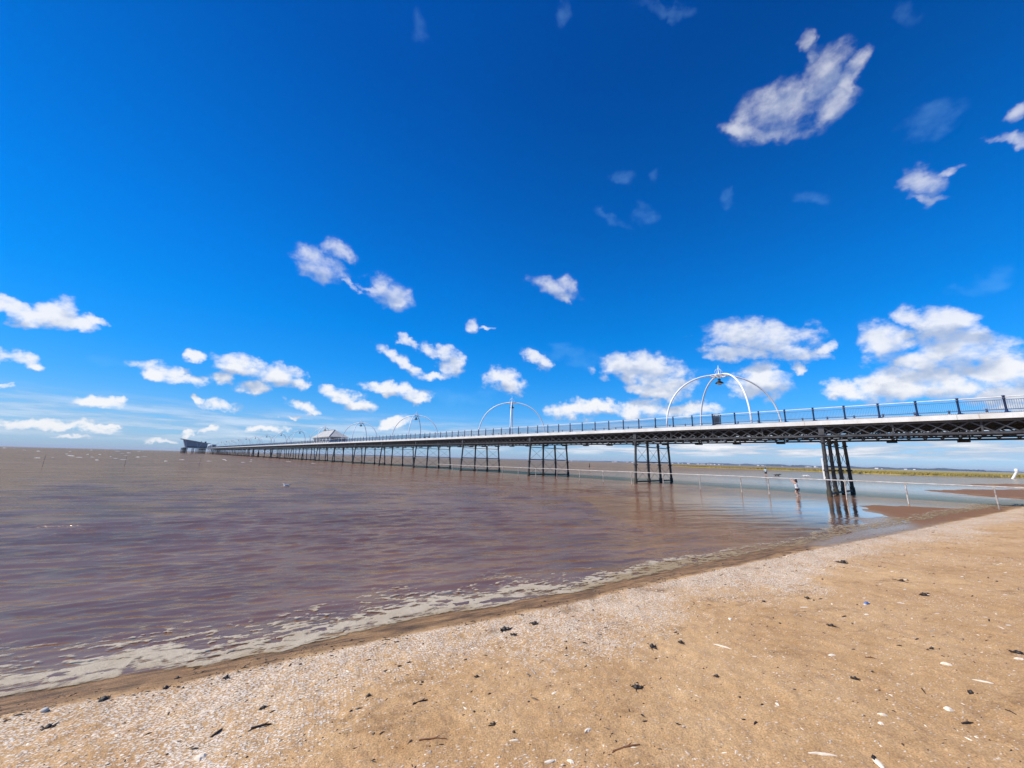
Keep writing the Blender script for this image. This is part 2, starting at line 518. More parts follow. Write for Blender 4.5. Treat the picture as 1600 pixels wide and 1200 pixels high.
wo = N(wt, "ShaderNodeOutputWorld")
L(bg.outputs[0], wo.inputs["Surface"])
world.cycles.sampling_method = 'MANUAL'
world.cycles.sample_map_resolution = 512

S.view_settings.view_transform = 'Standard'
S.view_settings.look = 'None'
S.view_settings.exposure = 0.25
S.cycles.max_bounces = 6
S.cycles.diffuse_bounces = 2
S.cycles.glossy_bounces = 3

# ------------------------------------------------------------------ shore line
STRAND_PX = [(-700, 1290), (-300, 1180), (0, 1121), (150, 1091), (262, 1074), (412, 1039), (600, 999), (700, 980), (805, 960), (906, 939), (977, 922),
             (1075, 901), (1187, 876), (1300, 853), (1400, 834), (1437, 826), (1487, 816), (1537, 806), (1572, 799), (1600, 792)]
strand = [gnd(px, py, 0.08) for px, py in STRAND_PX]
strand = [strand[0] + (strand[0] - strand[3]) * 12] + strand + [np.array([40.0, 24.0]), np.array([75.0, 36.0]), np.array([400.0, 120.0])]
strand = np.array(strand)
seg_len = np.linalg.norm(np.diff(strand, axis=0), axis=1)
cum = np.concatenate([[0], np.cumsum(seg_len)])


def shore(x, y):
    """signed distance to the strand line (landward positive) and distance along it"""
    best = np.full(x.shape, 1e9); sgn = np.ones(x.shape); al = np.zeros(x.shape)
    for i in range(len(strand) - 1):
        a, b = strand[i], strand[i + 1]
        e = b - a
        l = seg_len[i]
        t = np.clip(((x - a[0]) * e[0] + (y - a[1]) * e[1]) / (l * l), 0, 1)
        dx, dy = x - a[0] - t * e[0], y - a[1] - t * e[1]
        d = np.hypot(dx, dy)
        cr = e[0] * dy - e[1] * dx
        upd = d < best
        best = np.where(upd, d, best)
        sgn = np.where(upd, np.where(cr < 0, 1.0, -1.0), sgn)
        al = np.where(upd, cum[i] + t * l, al)
    return best * sgn, al


def in_poly(poly, x, y):
    """signed distance to a polygon, inside positive"""
    best = np.full(x.shape, 1e9); ins = np.zeros(x.shape, bool)
    k = len(poly)
    for i in range(k):
        a, b = poly[i], poly[(i + 1) % k]
        e = b - a
        t = np.clip(((x - a[0]) * e[0] + (y - a[1]) * e[1]) / max(e @ e, 1e-9), 0, 1)
        best = np.minimum(best, np.hypot(x - a[0] - t * e[0], y - a[1] - t * e[1]))
        c = ((a[1] > y) != (b[1] > y)) & (x < (b[0] - a[0]) * (y - a[1]) / (b[1] - a[1] + 1e-12) + a[0])
        ins ^= c
    return np.where(ins, best, -best)


BAR = np.array([gnd(*p) for p in [(1335, 790), (1400, 791), (1500, 795), (1575, 797), (1560, 804), (1500, 815), (1440, 828), (1420, 818), (1380, 806)]])
WASH = np.array([gnd(*p) for p in [(1345, 797), (1400, 803), (1450, 811), (1450, 826), (1400, 836), (1330, 848), (1285, 856), (1310, 836), (1332, 815)]])
FAR_BAR = np.array([gnd(*p) for p in [(1465, 768), (1500, 766), (1550, 765.5), (1600, 765.5), (1700, 767), (1700, 784), (1600, 779.5), (1540, 775), (1500, 771)]])
FAR_BAR2 = np.array([gnd(*p) for p in [(1520, 757.2), (1600, 757.5), (1750, 760), (1750, 764), (1600, 760.5), (1560, 758.8)]])


def height(x, y, micro=True):
    d, al = shore(x, y)
    w = 0.56 + 0.016 * np.clip(al - cum[1], 0, 60)
    w = np.where(d < 0, np.clip(w, 0.56, 1.2), w)
    land = 0.08 + 0.068 * np.clip(d, 0, 5.5) + 0.03 * np.clip(d - 5.5, 0, 25)
    sea = 0.08 + d * (0.085 / w)
    sea = np.where(sea < -0.12, -0.12 + (sea + 0.12) * 0.25, sea)
    h = np.where(d > 0, land, np.maximum(sea, -1.3))
    low = fbm(x * 0.55, y * 0.55, 3, 5) - 0.5
    h = h + low * 0.05 * sstep(-0.2, 1.5, d)
    # small scarp / ridge of debris along the strand line
    h = h + 0.02 * np.exp(-((d - 0.1 - 0.25 * (fbm(al * 0.8, al * 0.1, 3, 9) - 0.5)) / 0.12) ** 2) * (0.5 + fbm(al * 3, d, 2, 4))
    for poly, zt, wd in ((BAR, 0.035, 1.3), (WASH, 0.012, 2.2), (FAR_BAR, 0.09, 3.0), (FAR_BAR2, 0.12, 5.0)):
        x0, x1, y0, y1 = poly[:, 0].min() - 4, poly[:, 0].max() + 4, poly[:, 1].min() - 4, poly[:, 1].max() + 4
        mk = (x > x0) & (x < x1) & (y > y0) & (y < y1)
        if mk.any():
            q = in_poly(poly, x[mk], y[mk]) + (fbm(x[mk] * 0.7, y[mk] * 0.7, 4, 31) - 0.5) * wd * 1.1
            hb = -0.10 + (zt + 0.10) * sstep(-wd * 0.9, wd * 0.45, q)
            h[mk] = np.maximum(h[mk], hb)
    if micro:
        r = np.hypot(x, y)
        near = 1 - sstep(14, 30, r)
        dr = sstep(-0.05, 0.3, d)
        rough = (fbm(x * 9, y * 9, 4, 21) - 0.5) * 0.022 + (fbm(x * 2.6, y * 3.4, 3, 24) - 0.5) * 0.03 + (fbm(x * 34, y * 34, 2, 22) - 0.5) * 0.006
        # wind and water streaks running with the shore
        ca, sa = math.cos(rad(30)), math.sin(rad(30))
        u_, v_ = x * ca + y * sa, -x * sa + y * ca
        rough += (fbm(u_ * 4, v_ * 16, 3, 23) - 0.5) * 0.014 * (1 - sstep(0.8, 3.2, d))
        h = h + rough * near * (0.25 + 0.75 * dr)
    return h, d, al


def polar_grid(radii, angs):
    r, a = np.meshgrid(radii, angs, indexing='ij')
    x, y = r * np.sin(a), r * np.cos(a)
    nr, na = r.shape
    i = np.arange(nr * na).reshape(nr, na)
    wrap = np.concatenate([i, i[:, :1]], axis=1)
    f = np.stack([wrap[:-1, :-1], wrap[:-1, 1:], wrap[1:, 1:], wrap[1:, :-1]], -1).reshape(-1, 4)[:, ::-1]
    return x.ravel(), y.ravel(), f, i


def logspace_r(r0, r1, k):
    out = [r0]
    while out[-1] < r1:
        out.append(out[-1] * (1 + k))
    return np.array(out)


# ---- sand
angs = np.concatenate([np.radians(np.arange(-66, 66, 0.17)), np.radians(np.arange(66, 294, 2.0))])
radii = np.concatenate([[0.02, 0.4, 0.8, 1.2], logspace_r(1.5, 34, 0.0052), logspace_r(35, 130, 0.02), logspace_r(135, 50000, 0.25)])
x, y, f, idx = polar_grid(radii, angs)
h, d, al = height(x, y)
r_ = np.hypot(x, y)
wetn = fbm(x * 1.3, y * 1.3, 4, 61)
wet = 1 - sstep(0.055, 0.10, h + (wetn - 0.5) * 0.05 + (fbm(x * 7, y * 7, 3, 66) - 0.5) * 0.03)
shellb = sstep(-0.02, 0.12, d) * (1 - sstep(0.35, 1.7, d + (fbm(x * 1.1, y * 1.1, 4, 62) - 0.5) * 1.9)) * (0.7 + 0.45 * sstep(0.3, 0.6, fbm(x * 2.6, y * 2.6, 4, 63)))
shellb += 0.12 * sstep(0.55, 0.75, fbm(x * 0.9, y * 0.9, 4, 64)) * sstep(0, 0.5, d)
zmask = in_poly(BAR, x, y)
barm = sstep(-0.4, 0.6, zmask) * (d < 0.0)
for P in (FAR_BAR, FAR_BAR2):
    barm = np.maximum(barm, sstep(-1.5, 1.0, in_poly(P, x, y)))

film = sstep(-0.8, 0.5, in_poly(WASH, x, y)) * (d < 0.1) * (1 - barm)

MS, nt, b = mat_base("beach_sand")
L = nt.links.new
geo = N(nt, "ShaderNodeNewGeometry")
nA = N(nt, "ShaderNodeTexNoise", in_Scale=0.8, in_Detail=6.0, in_Roughness=0.62)
nB = N(nt, "ShaderNodeTexNoise", in_Scale=85.0, in_Detail=3.0, in_Roughness=0.7)
nC = N(nt, "ShaderNodeTexVoronoi", in_Scale=95.0, in_Randomness=1.0)
nD = N(nt, "ShaderNodeTexNoise", in_Scale=7.0, in_Detail=7.0, in_Roughness=0.68)
mpc = N(nt, "ShaderNodeMapping", vector_type='TEXTURE')
mpc.inputs["Rotation"].default_value = (0, 0, rad(25)); mpc.inputs["Scale"].default_value = (2.2, 1, 1)
L(geo.outputs["Position"], mpc.inputs["Vector"])
for n_ in (nA, nB, nD): L(geo.outputs["Position"], n_.inputs["Vector"])
L(mpc.outputs[0], nC.inputs["Vector"])
rA = N(nt, "ShaderNodeValToRGB")
rA.color_ramp.elements[0].position = 0.30; rA.color_ramp.elements[0].color = (0.415, 0.222, 0.084, 1)
rA.color_ramp.elements[1].position = 0.66; rA.color_ramp.elements[1].color = (0.665, 0.420, 0.200, 1)
addn = N(nt, "ShaderNodeMath", operation='MULTIPLY_ADD', in_1=0.45)
L(nD.outputs["Fac"], addn.inputs[0])
mulA = N(nt, "ShaderNodeMath", operation='MULTIPLY', in_1=0.55); L(nA.outputs["Fac"], mulA.inputs[0]); L(mulA.outputs[0], addn.inputs[2])
L(addn.outputs[0], rA.inputs[0])
mps = N(nt, "ShaderNodeMapping", vector_type='TEXTURE')
mps.inputs["Rotation"].default_value = (0, 0, rad(12)); mps.inputs["Scale"].default_value = (2.6, 1, 1)
L(geo.outputs["Position"], mps.inputs["Vector"])
nE = N(nt, "ShaderNodeTexNoise", in_Scale=3.2, in_Detail=8.0, in_Roughness=0.72)
L(mps.outputs[0], nE.inputs["Vector"])
rE = N(nt, "ShaderNodeMapRange", interpolation_type='SMOOTHSTEP', in_1=0.54, in_2=0.70, in_3=0.0, in_4=0.75)
L(nE.outputs["Fac"], rE.inputs[0])
mE = N(nt, "ShaderNodeMix", data_type='RGBA'); mE.inputs[7].default_value = (0.30, 0.165, 0.065, 1)
L(rE.outputs[0], mE.inputs[0]); L(rA.outputs[0], mE.inputs[6])
# grain
gr = N(nt, "ShaderNodeMapRange", in_1=0.25, in_2=0.75, in_3=0.48, in_4=1.42)
L(nB.outputs["Fac"], gr.inputs[0])
mg = N(nt, "ShaderNodeVectorMath", operation='SCALE')
L(mE.outputs[2], mg.inputs[0]); L(gr.outputs[0], mg.inputs["Scale"])
# shell hash: pale crushed shell, as loose specks
at = N(nt, "ShaderNodeAttribute", attribute_name="shell")
sepc = N(nt, "ShaderNodeSeparateColor"); L(nC.outputs["Color"], sepc.inputs[0])
thr = N(nt, "ShaderNodeMath", operation='SUBTRACT')
shm = N(nt, "ShaderNodeMath", operation='MULTIPLY_ADD', in_1=0.92, in_2=0.05); L(at.outputs["Fac"], shm.inputs[0])
L(shm.outputs[0], thr.inputs[0]); L(sepc.outputs[0], thr.inputs[1])
thm = N(nt, "ShaderNodeMapRange", in_1=-0.02, in_2=0.06); L(thr.outputs[0], thm.inputs[0])
dsm = N(nt, "ShaderNodeMapRange", in_1=0.62, in_2=0.40); L(nC.outputs["Distance"], dsm.inputs[0])
msp = N(nt, "ShaderNodeMath", operation='MULTIPLY'); L(thm.outputs[0], msp.inputs[0]); L(dsm.outputs[0], msp.inputs[1])
scol = N(nt, "ShaderNodeValToRGB")
scol.color_ramp.elements[0].color = (0.72, 0.56, 0.41, 1); scol.color_ramp.elements[1].color = (0.92, 0.82, 0.65, 1)
L(sepc.outputs[1], scol.inputs[0])
mx1 = N(nt, "ShaderNodeMix", data_type='RGBA')
L(msp.outputs[0], mx1.inputs[0]); L(mg.outputs[0], mx1.inputs[6]); L(scol.outputs[0], mx1.inputs[7])
# wet sand
aw = N(nt, "ShaderNodeAttribute", attribute_name="wet")
wetc = N(nt, "ShaderNodeMix", data_type='RGBA', blend_type='MULTIPLY'); wetc.inputs[0].default_value = 1.0
wetc.inputs[7].default_value = (0.46, 0.42, 0.36, 1)
L(mg.outputs[0], wetc.inputs[6])
mx2 = N(nt, "ShaderNodeMix", data_type='RGBA')
L(aw.outputs["Fac"], mx2.inputs[0]); L(mx1.outputs[2], mx2.inputs[6]); L(wetc.outputs[2], mx2.inputs[7])
ab = N(nt, "ShaderNodeAttribute", attribute_name="bar")
mx3 = N(nt, "ShaderNodeMix", data_type='RGBA'); mx3.inputs[7].default_value = (0.215, 0.105, 0.050, 1)
L(ab.outputs["Fac"], mx3.inputs[0]); L(mx2.outputs[2], mx3.inputs[6])
nW = N(nt, "ShaderNodeTexNoise", in_Scale=5.0, in_Detail=7.0, in_Roughness=0.7)
mpw_ = N(nt, "ShaderNodeMapping", vector_type='TEXTURE')
mpw_.inputs["Rotation"].default_value = (0, 0, rad(28)); mpw_.inputs["Scale"].default_value = (6.0, 1, 1)
L(geo.outputs["Position"], mpw_.inputs["Vector"])
L(mpw_.outputs[0], nW.inputs["Vector"])
nW.inputs["Scale"].default_value = 13.0
rW = N(nt, "ShaderNodeMapRange", in_1=0.36, in_2=0.62, in_3=0.30, in_4=1.45); L(nW.outputs["Fac"], rW.inputs[0])
wv = N(nt, "ShaderNodeVectorMath", operation='SCALE'); L(wetc.outputs[2], wv.inputs[0]); L(rW.outputs[0], wv.inputs["Scale"])
L(wv.outputs[0], mx2.inputs[7])
mx4 = N(nt, "ShaderNodeMix", data_type='RGBA'); mx4.inputs[7].default_value = (0.30, 0.225, 0.15, 1)
aff = N(nt, "ShaderNodeAttribute", attribute_name="film")
L(aff.outputs["Fac"], mx4.inputs[0]); L(mx3.outputs[2], mx4.inputs[6])
nF = N(nt, "ShaderNodeTexVoronoi", in_Scale=20.0)
L(mps.outputs[0], nF.inputs["Vector"])
sF = N(nt, "ShaderNodeSeparateColor"); L(nF.outputs["Color"], sF.inputs[0])
dF = N(nt, "ShaderNodeMapRange", in_1=0.34, in_2=0.22); L(nF.outputs["Distance"], dF.inputs[0])
sA = N(nt, "ShaderNodeAttribute", attribute_name="shell")
tF = N(nt, "ShaderNodeMath", operation='MULTIPLY_ADD', in_1=0.30, in_2=0.035); L(sA.outputs["Fac"], tF.inputs[0])
wF = N(nt, "ShaderNodeMath", operation='LESS_THAN'); L(sF.outputs[0], wF.inputs[0]); L(tF.outputs[0], wF.inputs[1])
kF = N(nt, "ShaderNodeMath", operation='LESS_THAN', in_1=0.022); L(sF.outputs[1], kF.inputs[0])
dryF = N(nt, "ShaderNodeMath", operation='SUBTRACT', in_0=1.0, use_clamp=True); L(aw.outputs["Fac"], dryF.inputs[1])
f1 = N(nt, "ShaderNodeMath", operation='MULTIPLY'); L(wF.outputs[0], f1.inputs[0]); L(dF.outputs[0], f1.inputs[1])
f2 = N(nt, "ShaderNodeMath", operation='MULTIPLY'); L(f1.outputs[0], f2.inputs[0]); L(dryF.outputs[0], f2.inputs[1])
farF = N(nt, "ShaderNodeAttribute", attribute_name="farsand")
f3 = N(nt, "ShaderNodeMath", operation='MULTIPLY'); L(f2.outputs[0], f3.inputs[0]); L(farF.outputs["Fac"], f3.inputs[1])
mx5 = N(nt, "ShaderNodeMix", data_type='RGBA'); mx5.inputs[7].default_value = (0.80, 0.70, 0.56, 1)
L(f3.outputs[0], mx5.inputs[0]); L(mx4.outputs[2], mx5.inputs[6])
k1 = N(nt, "ShaderNodeMath", operation='MULTIPLY'); L(kF.outputs[0], k1.inputs[0]); L(dF.outputs[0], k1.inputs[1])
k2 = N(nt, "ShaderNodeMath", operation='MULTIPLY'); L(k1.outputs[0], k2.inputs[0]); L(farF.outputs["Fac"], k2.inputs[1])
mx6 = N(nt, "ShaderNodeMix", data_type='RGBA'); mx6.inputs[7].default_value = (0.06, 0.04, 0.025, 1)
L(k2.outputs[0], mx6.inputs[0]); L(mx5.outputs[2], mx6.inputs[6])
L(mx6.outputs[2], b.inputs["Base Color"])
rr = N(nt, "ShaderNodeMapRange", in_3=0.92, in_4=0.66); L(aw.outputs["Fac"], rr.inputs[0])
rr2 = N(nt, "ShaderNodeMath", operation='MULTIPLY_ADD', in_1=0.35); L(ab.outputs["Fac"], rr2.inputs[0]); L(rr.outputs[0], rr2.inputs[2])
af = N(nt, "ShaderNodeAttribute", attribute_name="film")
rr3 = N(nt, "ShaderNodeMath", operation='MULTIPLY_ADD', in_1=-0.45, use_clamp=True); L(af.outputs["Fac"], rr3.inputs[0]); L(rr2.outputs[0], rr3.inputs[2])
L(rr3.outputs[0], b.inputs["Roughness"])
b.inputs["Specular IOR Level"].default_value = 0.35
bh = N(nt, "ShaderNodeMath", operation='MULTIPLY_ADD', in_1=0.5); L(msp.outputs[0], bh.inputs[0]); L(nB.outputs["Fac"], bh.inputs[2])
bp = N(nt, "ShaderNodeBump", in_Strength=0.8, in_Distance=0.011)
L(bh.outputs[0], bp.inputs["Height"]); L(bp.outputs["Normal"], b.inputs["Normal"])

me = np_mesh("sand", np.stack([x, y, h], 1), f, MS, True, {"wet": wet, "shell": np.clip(shellb, 0, 1), "bar": barm, "film": film, "farsand": sstep(4.5, 9.0, r_)})
tag(obj("beach", me), kind="structure")

# ------------------------------------------------------------------ water
angs = np.concatenate([np.radians(np.arange(-64, 62, 0.16)), np.radians(np.arange(62, 296, 1.5))])
radii = np.concatenate([logspace_r(2.6, 16, 0.0046), logspace_r(16.1, 60, 0.0078), logspace_r(60.6, 400, 0.018), logspace_r(410, 50000, 0.2)])
x, y, f, idx = polar_grid(radii, angs)
r_ = np.hypot(x, y)
hs = height(x, y, False)[0]
step = np.where(r_ < 16, r_ * 0.0046, np.where(r_ < 60, r_ * 0.0078, r_ * 0.018))
calm = 1 - 0.80 * np.exp(-(((x - 17) / 7.5) ** 2 + ((y - 17.5) / 7.5) ** 2)) - 0.72 * np.exp(-(((x - 48) / 26) ** 2 + ((y - 38) / 15) ** 2))
calm = np.clip(calm, 0.12, 1)
nn_, ss_ = x * NV[0] + y * NV[1], x * DV[0] + y * DV[1]
calm *= 1 - 0.45 * sstep(36, 60, nn_) * (1 - sstep(10, 60, ss_))
shal = sstep(0.0, -0.45, hs) * 0.85 + 0.15
z = np.zeros_like(x)
wr = np.random.default_rng(5)
gust = 0.72 + 0.56 * fbm(x * 0.11, y * 0.2, 3, 77)
for k in range(80):
    lam = 0.15 * (1.3 / 0.15) ** (wr.random() ** 1.45)
    th = rad(18) + wr.normal() * rad(10)         # crest direction
    kx, ky = -math.sin(th) * 2 * math.pi / lam, math.cos(th) * 2 * math.pi / lam
    amp = 0.0068 * lam ** 0.86 * (0.6 + 0.8 * wr.random())
    if lam > 0.9: amp *= 0.55
    ph = wr.random() * 6.28
    warp = 1.2 * (vnoise(x * 0.5 / lam + k * 3.1, y * 0.5 / lam, 100 + k) - 0.5) * 3
    env = sstep(0.2, 0.75, vnoise(x * 0.22 / lam + k * 7.7, y * 0.22 / lam, 200 + k)) * 1.7
    fade = 1 - sstep(lam / 5.0, lam / 2.6, step)
    s_ = np.sin(kx * x + ky * y + ph + warp)
    z += amp * fade * env * (2.0 * (0.5 + 0.5 * s_) ** 1.8 - 0.8)
z *= calm * shal * gust
far = r_ > 420
z = np.where(far, 0, z)
keep = hs[f].min(axis=1) < 0.16
MW, nt, b = mat_base("silty_water")
L = nt.links.new
geo = N(nt, "ShaderNodeNewGeometry")
ca = N(nt, "ShaderNodeAttribute", attribute_name="calm")
dp = N(nt, "ShaderNodeAttribute", attribute_name="depth")
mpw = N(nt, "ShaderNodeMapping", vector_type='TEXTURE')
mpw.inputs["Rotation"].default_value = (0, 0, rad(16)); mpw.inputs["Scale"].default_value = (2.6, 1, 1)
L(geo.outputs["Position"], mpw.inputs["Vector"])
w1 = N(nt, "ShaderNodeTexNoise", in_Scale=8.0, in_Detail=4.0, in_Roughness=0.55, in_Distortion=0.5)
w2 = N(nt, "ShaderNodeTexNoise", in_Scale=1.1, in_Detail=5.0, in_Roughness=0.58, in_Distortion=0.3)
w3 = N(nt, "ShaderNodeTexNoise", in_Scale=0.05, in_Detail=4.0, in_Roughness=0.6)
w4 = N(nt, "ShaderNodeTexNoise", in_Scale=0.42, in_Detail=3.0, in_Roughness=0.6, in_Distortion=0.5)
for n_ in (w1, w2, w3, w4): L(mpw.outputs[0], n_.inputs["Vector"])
cr = N(nt, "ShaderNodeValToRGB")  # streak tones imitate light and dark of ripples in the colour, over silt patches
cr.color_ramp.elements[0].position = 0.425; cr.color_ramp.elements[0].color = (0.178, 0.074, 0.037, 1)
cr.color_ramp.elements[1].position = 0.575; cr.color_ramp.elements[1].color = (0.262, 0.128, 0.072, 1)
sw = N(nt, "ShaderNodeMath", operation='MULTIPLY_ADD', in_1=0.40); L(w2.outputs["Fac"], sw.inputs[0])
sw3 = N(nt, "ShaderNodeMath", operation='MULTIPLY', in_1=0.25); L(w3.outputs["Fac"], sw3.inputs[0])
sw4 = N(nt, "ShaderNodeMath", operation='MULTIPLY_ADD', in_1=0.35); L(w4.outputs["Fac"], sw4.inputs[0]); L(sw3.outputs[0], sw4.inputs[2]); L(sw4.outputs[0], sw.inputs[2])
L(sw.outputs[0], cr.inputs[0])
dif = N(nt, "ShaderNodeBsdfDiffuse")
# silt: reddish in the shallows, greyer further out
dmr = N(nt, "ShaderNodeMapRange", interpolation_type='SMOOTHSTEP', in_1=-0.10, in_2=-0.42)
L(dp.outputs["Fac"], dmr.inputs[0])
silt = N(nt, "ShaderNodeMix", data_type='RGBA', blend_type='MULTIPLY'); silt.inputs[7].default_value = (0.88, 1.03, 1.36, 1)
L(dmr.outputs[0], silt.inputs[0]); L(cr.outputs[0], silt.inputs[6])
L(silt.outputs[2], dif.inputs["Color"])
glo = N(nt, "ShaderNodeBsdfGlossy", in_Roughness=0.11)
gtint = N(nt, "ShaderNodeMix", data_type='RGBA')
gtint.inputs[6].default_value = (1.0, 0.95, 0.93, 1); gtint.inputs[7].default_value = (1.0, 0.79, 0.50, 1)
fre = N(nt, "ShaderNodeFresnel", in_IOR=1.28)
capn = N(nt, "ShaderNodeMapRange", in_1=0.2, in_2=0.95, in_3=0.92, in_4=0.33)
cal = N(nt, "ShaderNodeAttribute", attribute_name="still")
L(cal.outputs["Fac"], capn.inputs[0])
rgh = N(nt, "ShaderNodeMapRange", in_1=0.2, in_2=0.8, in_3=0.06, in_4=0.13)
L(cal.outputs["Fac"], gtint.inputs[0]); L(gtint.outputs[2], glo.inputs["Color"])
L(cal.outputs["Fac"], rgh.inputs[0]); L(rgh.outputs[0], glo.inputs["Roughness"])
fmn = N(nt, "ShaderNodeMath", operation='MINIMUM')
L(fre.outputs[0], fmn.inputs[0]); L(capn.outputs[0], fmn.inputs[1])
mixw_ = N(nt, "ShaderNodeMixShader")
L(fmn.outputs[0], mixw_.inputs[0]); L(dif.outputs[0], mixw_.inputs[1]); L(glo.outputs[0], mixw_.inputs[2])
nt.nodes.remove(b)
L(mixw_.outputs[0], nt.nodes["Material Output"].inputs["Surface"])
b1 = N(nt, "ShaderNodeBump", in_Distance=0.016)
b2 = N(nt, "ShaderNodeBump", in_Distance=0.16)
L(w1.outputs["Fac"], b1.inputs["Height"]); L(w2.outputs["Fac"], b2.inputs["Height"])
cm = N(nt, "ShaderNodeMath", operation='MULTIPLY', in_1=0.9); L(ca.outputs["Fac"], cm.inputs[0])
fm = N(nt, "ShaderNodeAttribute", attribute_name="farb")
L(cm.outputs[0], b1.inputs["Strength"]); L(fm.outputs["Fac"], b2.inputs["Strength"])
b3 = N(nt, "ShaderNodeBump", in_Distance=0.45); L(w4.outputs["Fac"], b3.inputs["Height"]); L(fm.outputs["Fac"], b3.inputs["Strength"])
L(b3.outputs["Normal"], b2.inputs["Normal"])
L(b2.outputs["Normal"], b1.inputs["Normal"])
for q_ in (dif, glo, fre): L(b1.outputs["Normal"], q_.inputs["Normal"])
farb = 0.16 + 0.75 * sstep(12, 90, r_)
farb *= np.clip(calm, 0.12, 1)
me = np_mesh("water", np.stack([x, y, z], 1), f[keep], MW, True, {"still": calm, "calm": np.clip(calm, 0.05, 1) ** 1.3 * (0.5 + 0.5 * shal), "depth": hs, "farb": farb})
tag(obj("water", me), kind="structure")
del x, y, z, h, d, al, r_, hs

# ------------------------------------------------------------------ foam along the water's edge
FO, nt, b = mat_base("sea_foam")
L = nt.links.new
geo = N(nt, "ShaderNodeNewGeometry")
n1 = N(nt, "ShaderNodeTexNoise", in_Scale=2.2, in_Detail=6.0, in_Roughness=0.65)
n2 = N(nt, "ShaderNodeTexNoise", in_Scale=60.0, in_Detail=4.0, in_Roughness=0.7)
L(geo.outputs["Position"], n1.inputs[0]); L(geo.outputs["Position"], n2.inputs[0])
at = N(nt, "ShaderNodeAttribute", attribute_name="tan")
rp = N(nt, "ShaderNodeMix", data_type='RGBA')
rp.inputs[6].default_value = (0.57, 0.465, 0.32, 1); rp.inputs[7].default_value = (0.37, 0.265, 0.135, 1)
tn = N(nt, "ShaderNodeMath", operation='MULTIPLY_ADD', in_1=1.6, in_2=-0.68); L(n1.outputs[0], tn.inputs[0])
tm = N(nt, "ShaderNodeMath", operation='ADD', use_clamp=True); L(tn.outputs[0], tm.inputs[0]); L(at.outputs["Fac"], tm.inputs[1])
L(tm.outputs[0], rp.inputs[0])
L(rp.outputs[2], b.inputs["Base Color"])
b.inputs["Roughness"].default_value = 0.7
cov = N(nt, "ShaderNodeAttribute", attribute_name="cover")
n3 = N(nt, "ShaderNodeTexNoise", in_Scale=26.0, in_Detail=5.0, in_Roughness=0.7)
mp3 = N(nt, "ShaderNodeMapping", vector_type='TEXTURE')
mp3.inputs["Rotation"].default_value = (0, 0, rad(24)); mp3.inputs["Scale"].default_value = (2.4, 1, 1)
L(geo.outputs["Position"], mp3.inputs["Vector"]); L(mp3.outputs[0], n3.inputs["Vector"])
ca3 = N(nt, "ShaderNodeMath", operation='MULTIPLY_ADD', in_1=0.9, in_2=-0.45); L(n3.outputs["Fac"], ca3.inputs[0])
cb3 = N(nt, "ShaderNodeMath", operation='ADD'); L(ca3.outputs[0], cb3.inputs[0]); L(cov.outputs["Fac"], cb3.inputs[1])
cc3 = N(nt, "ShaderNodeMapRange", interpolation_type='SMOOTHSTEP', in_1=0.34, in_2=0.95, in_3=0.0, in_4=0.92); L(cb3.outputs[0], cc3.inputs[0])
L(cc3.outputs[0], b.inputs["Alpha"])
bp = N(nt, "ShaderNodeBump", in_Strength=0.9, in_Distance=0.012); L(n2.outputs[0], bp.inputs["Height"]); L(bp.outputs[0], b.inputs["Normal"])

# shoreline samples: arc length u, point and seaward normal (smoothed)
us = []
u = cum[1] + 0.0
near_u = shore(np.array([0.0]), np.array([0.0]))[1][0]
while u < cum[1] + 60:
    us.append(u)
    u += min(0.05, 0.014 + 0.0022 * max(0, abs(u - near_u) - 3.0))
us = np.array(us)
cx, cy = np.interp(us, cum, strand[:, 0]), np.interp(us, cum, strand[:, 1])
sm_u = np.arange(cum[1] - 2, cum[1] + 64, 0.1)
tx = np.gradient(np.interp(sm_u, cum, strand[:, 0])); ty = np.gradient(np.interp(sm_u, cum, strand[:, 1]))
ker = np.ones(21) / 21
tx, ty = np.convolve(tx, ker, 'same'), np.convolve(ty, ker, 'same')
tl = np.hypot(tx, ty)
nxs, nys = np.interp(us, sm_u, -ty / tl), np.interp(us, sm_u, tx / tl)
vs_ = np.arange(0.0, 3.4, 0.016)
U, V = np.meshgrid(us, vs_, indexing='ij')
X = cx[:, None] + nxs[:, None] * V
Y = cy[:, None] + nys[:, None] * V
hh, dd, aa = height(X.ravel(), Y.ravel(), False)
hh = hh.reshape(X.shape); dd = -dd.reshape(X.shape)
Uc = np.broadcast_to(us[:, None], U.shape)
edge = fbm(Uc * 0.7, Uc * 0.0 + 3, 4, 40) - 0.5
# dense foam sits where the water laps: -0.03 < terrain < 0.02, flecks trail further out
sc = 1 + 0.03 * np.clip(Uc - near_u, 0, 40)
c_in = 0.45 * sc + edge * 0.5
c_out = 0.86 * sc + edge * 0.85 + 0.30 * (fbm(Uc * 2.3, V * 0.8, 3, 41) - 0.5)
dense = sstep(c_in - 0.03, c_in + 0.10, dd + (fbm(X * 9, Y * 9, 3, 42) - 0.5) * 0.16) * (1 - sstep(c_out - 0.05, c_out + 0.30, dd))
ca_, sa_ = math.cos(rad(24)), math.sin(rad(24))
UX, VX = X * ca_ + Y * sa_, -X * sa_ + Y * ca_
wxx = (fbm(X * 3, Y * 3, 3, 43) - 0.5) * 1.4
fle = 1 - np.abs(2 * fbm(UX * 3.0 + wxx, VX * 10 + wxx, 4, 44) - 1) * 3.0     # ridged streaks
fle2 = fbm(UX * 9, VX * 24, 3, 45)
out = sstep(c_out - 0.2, c_out + 0.1, dd) * (1 - sstep(0.1, 1.0, (dd - c_out) / (1.7 * sc)))
fwin = np.clip(1.2 - np.abs(Uc - (near_u + 1.0)) / 7.0, 0.05, 1)              # broad trailing foam only near the camera
lace = fbm(UX * 7 + wxx * 2, VX * 15 + wxx, 4, 48)
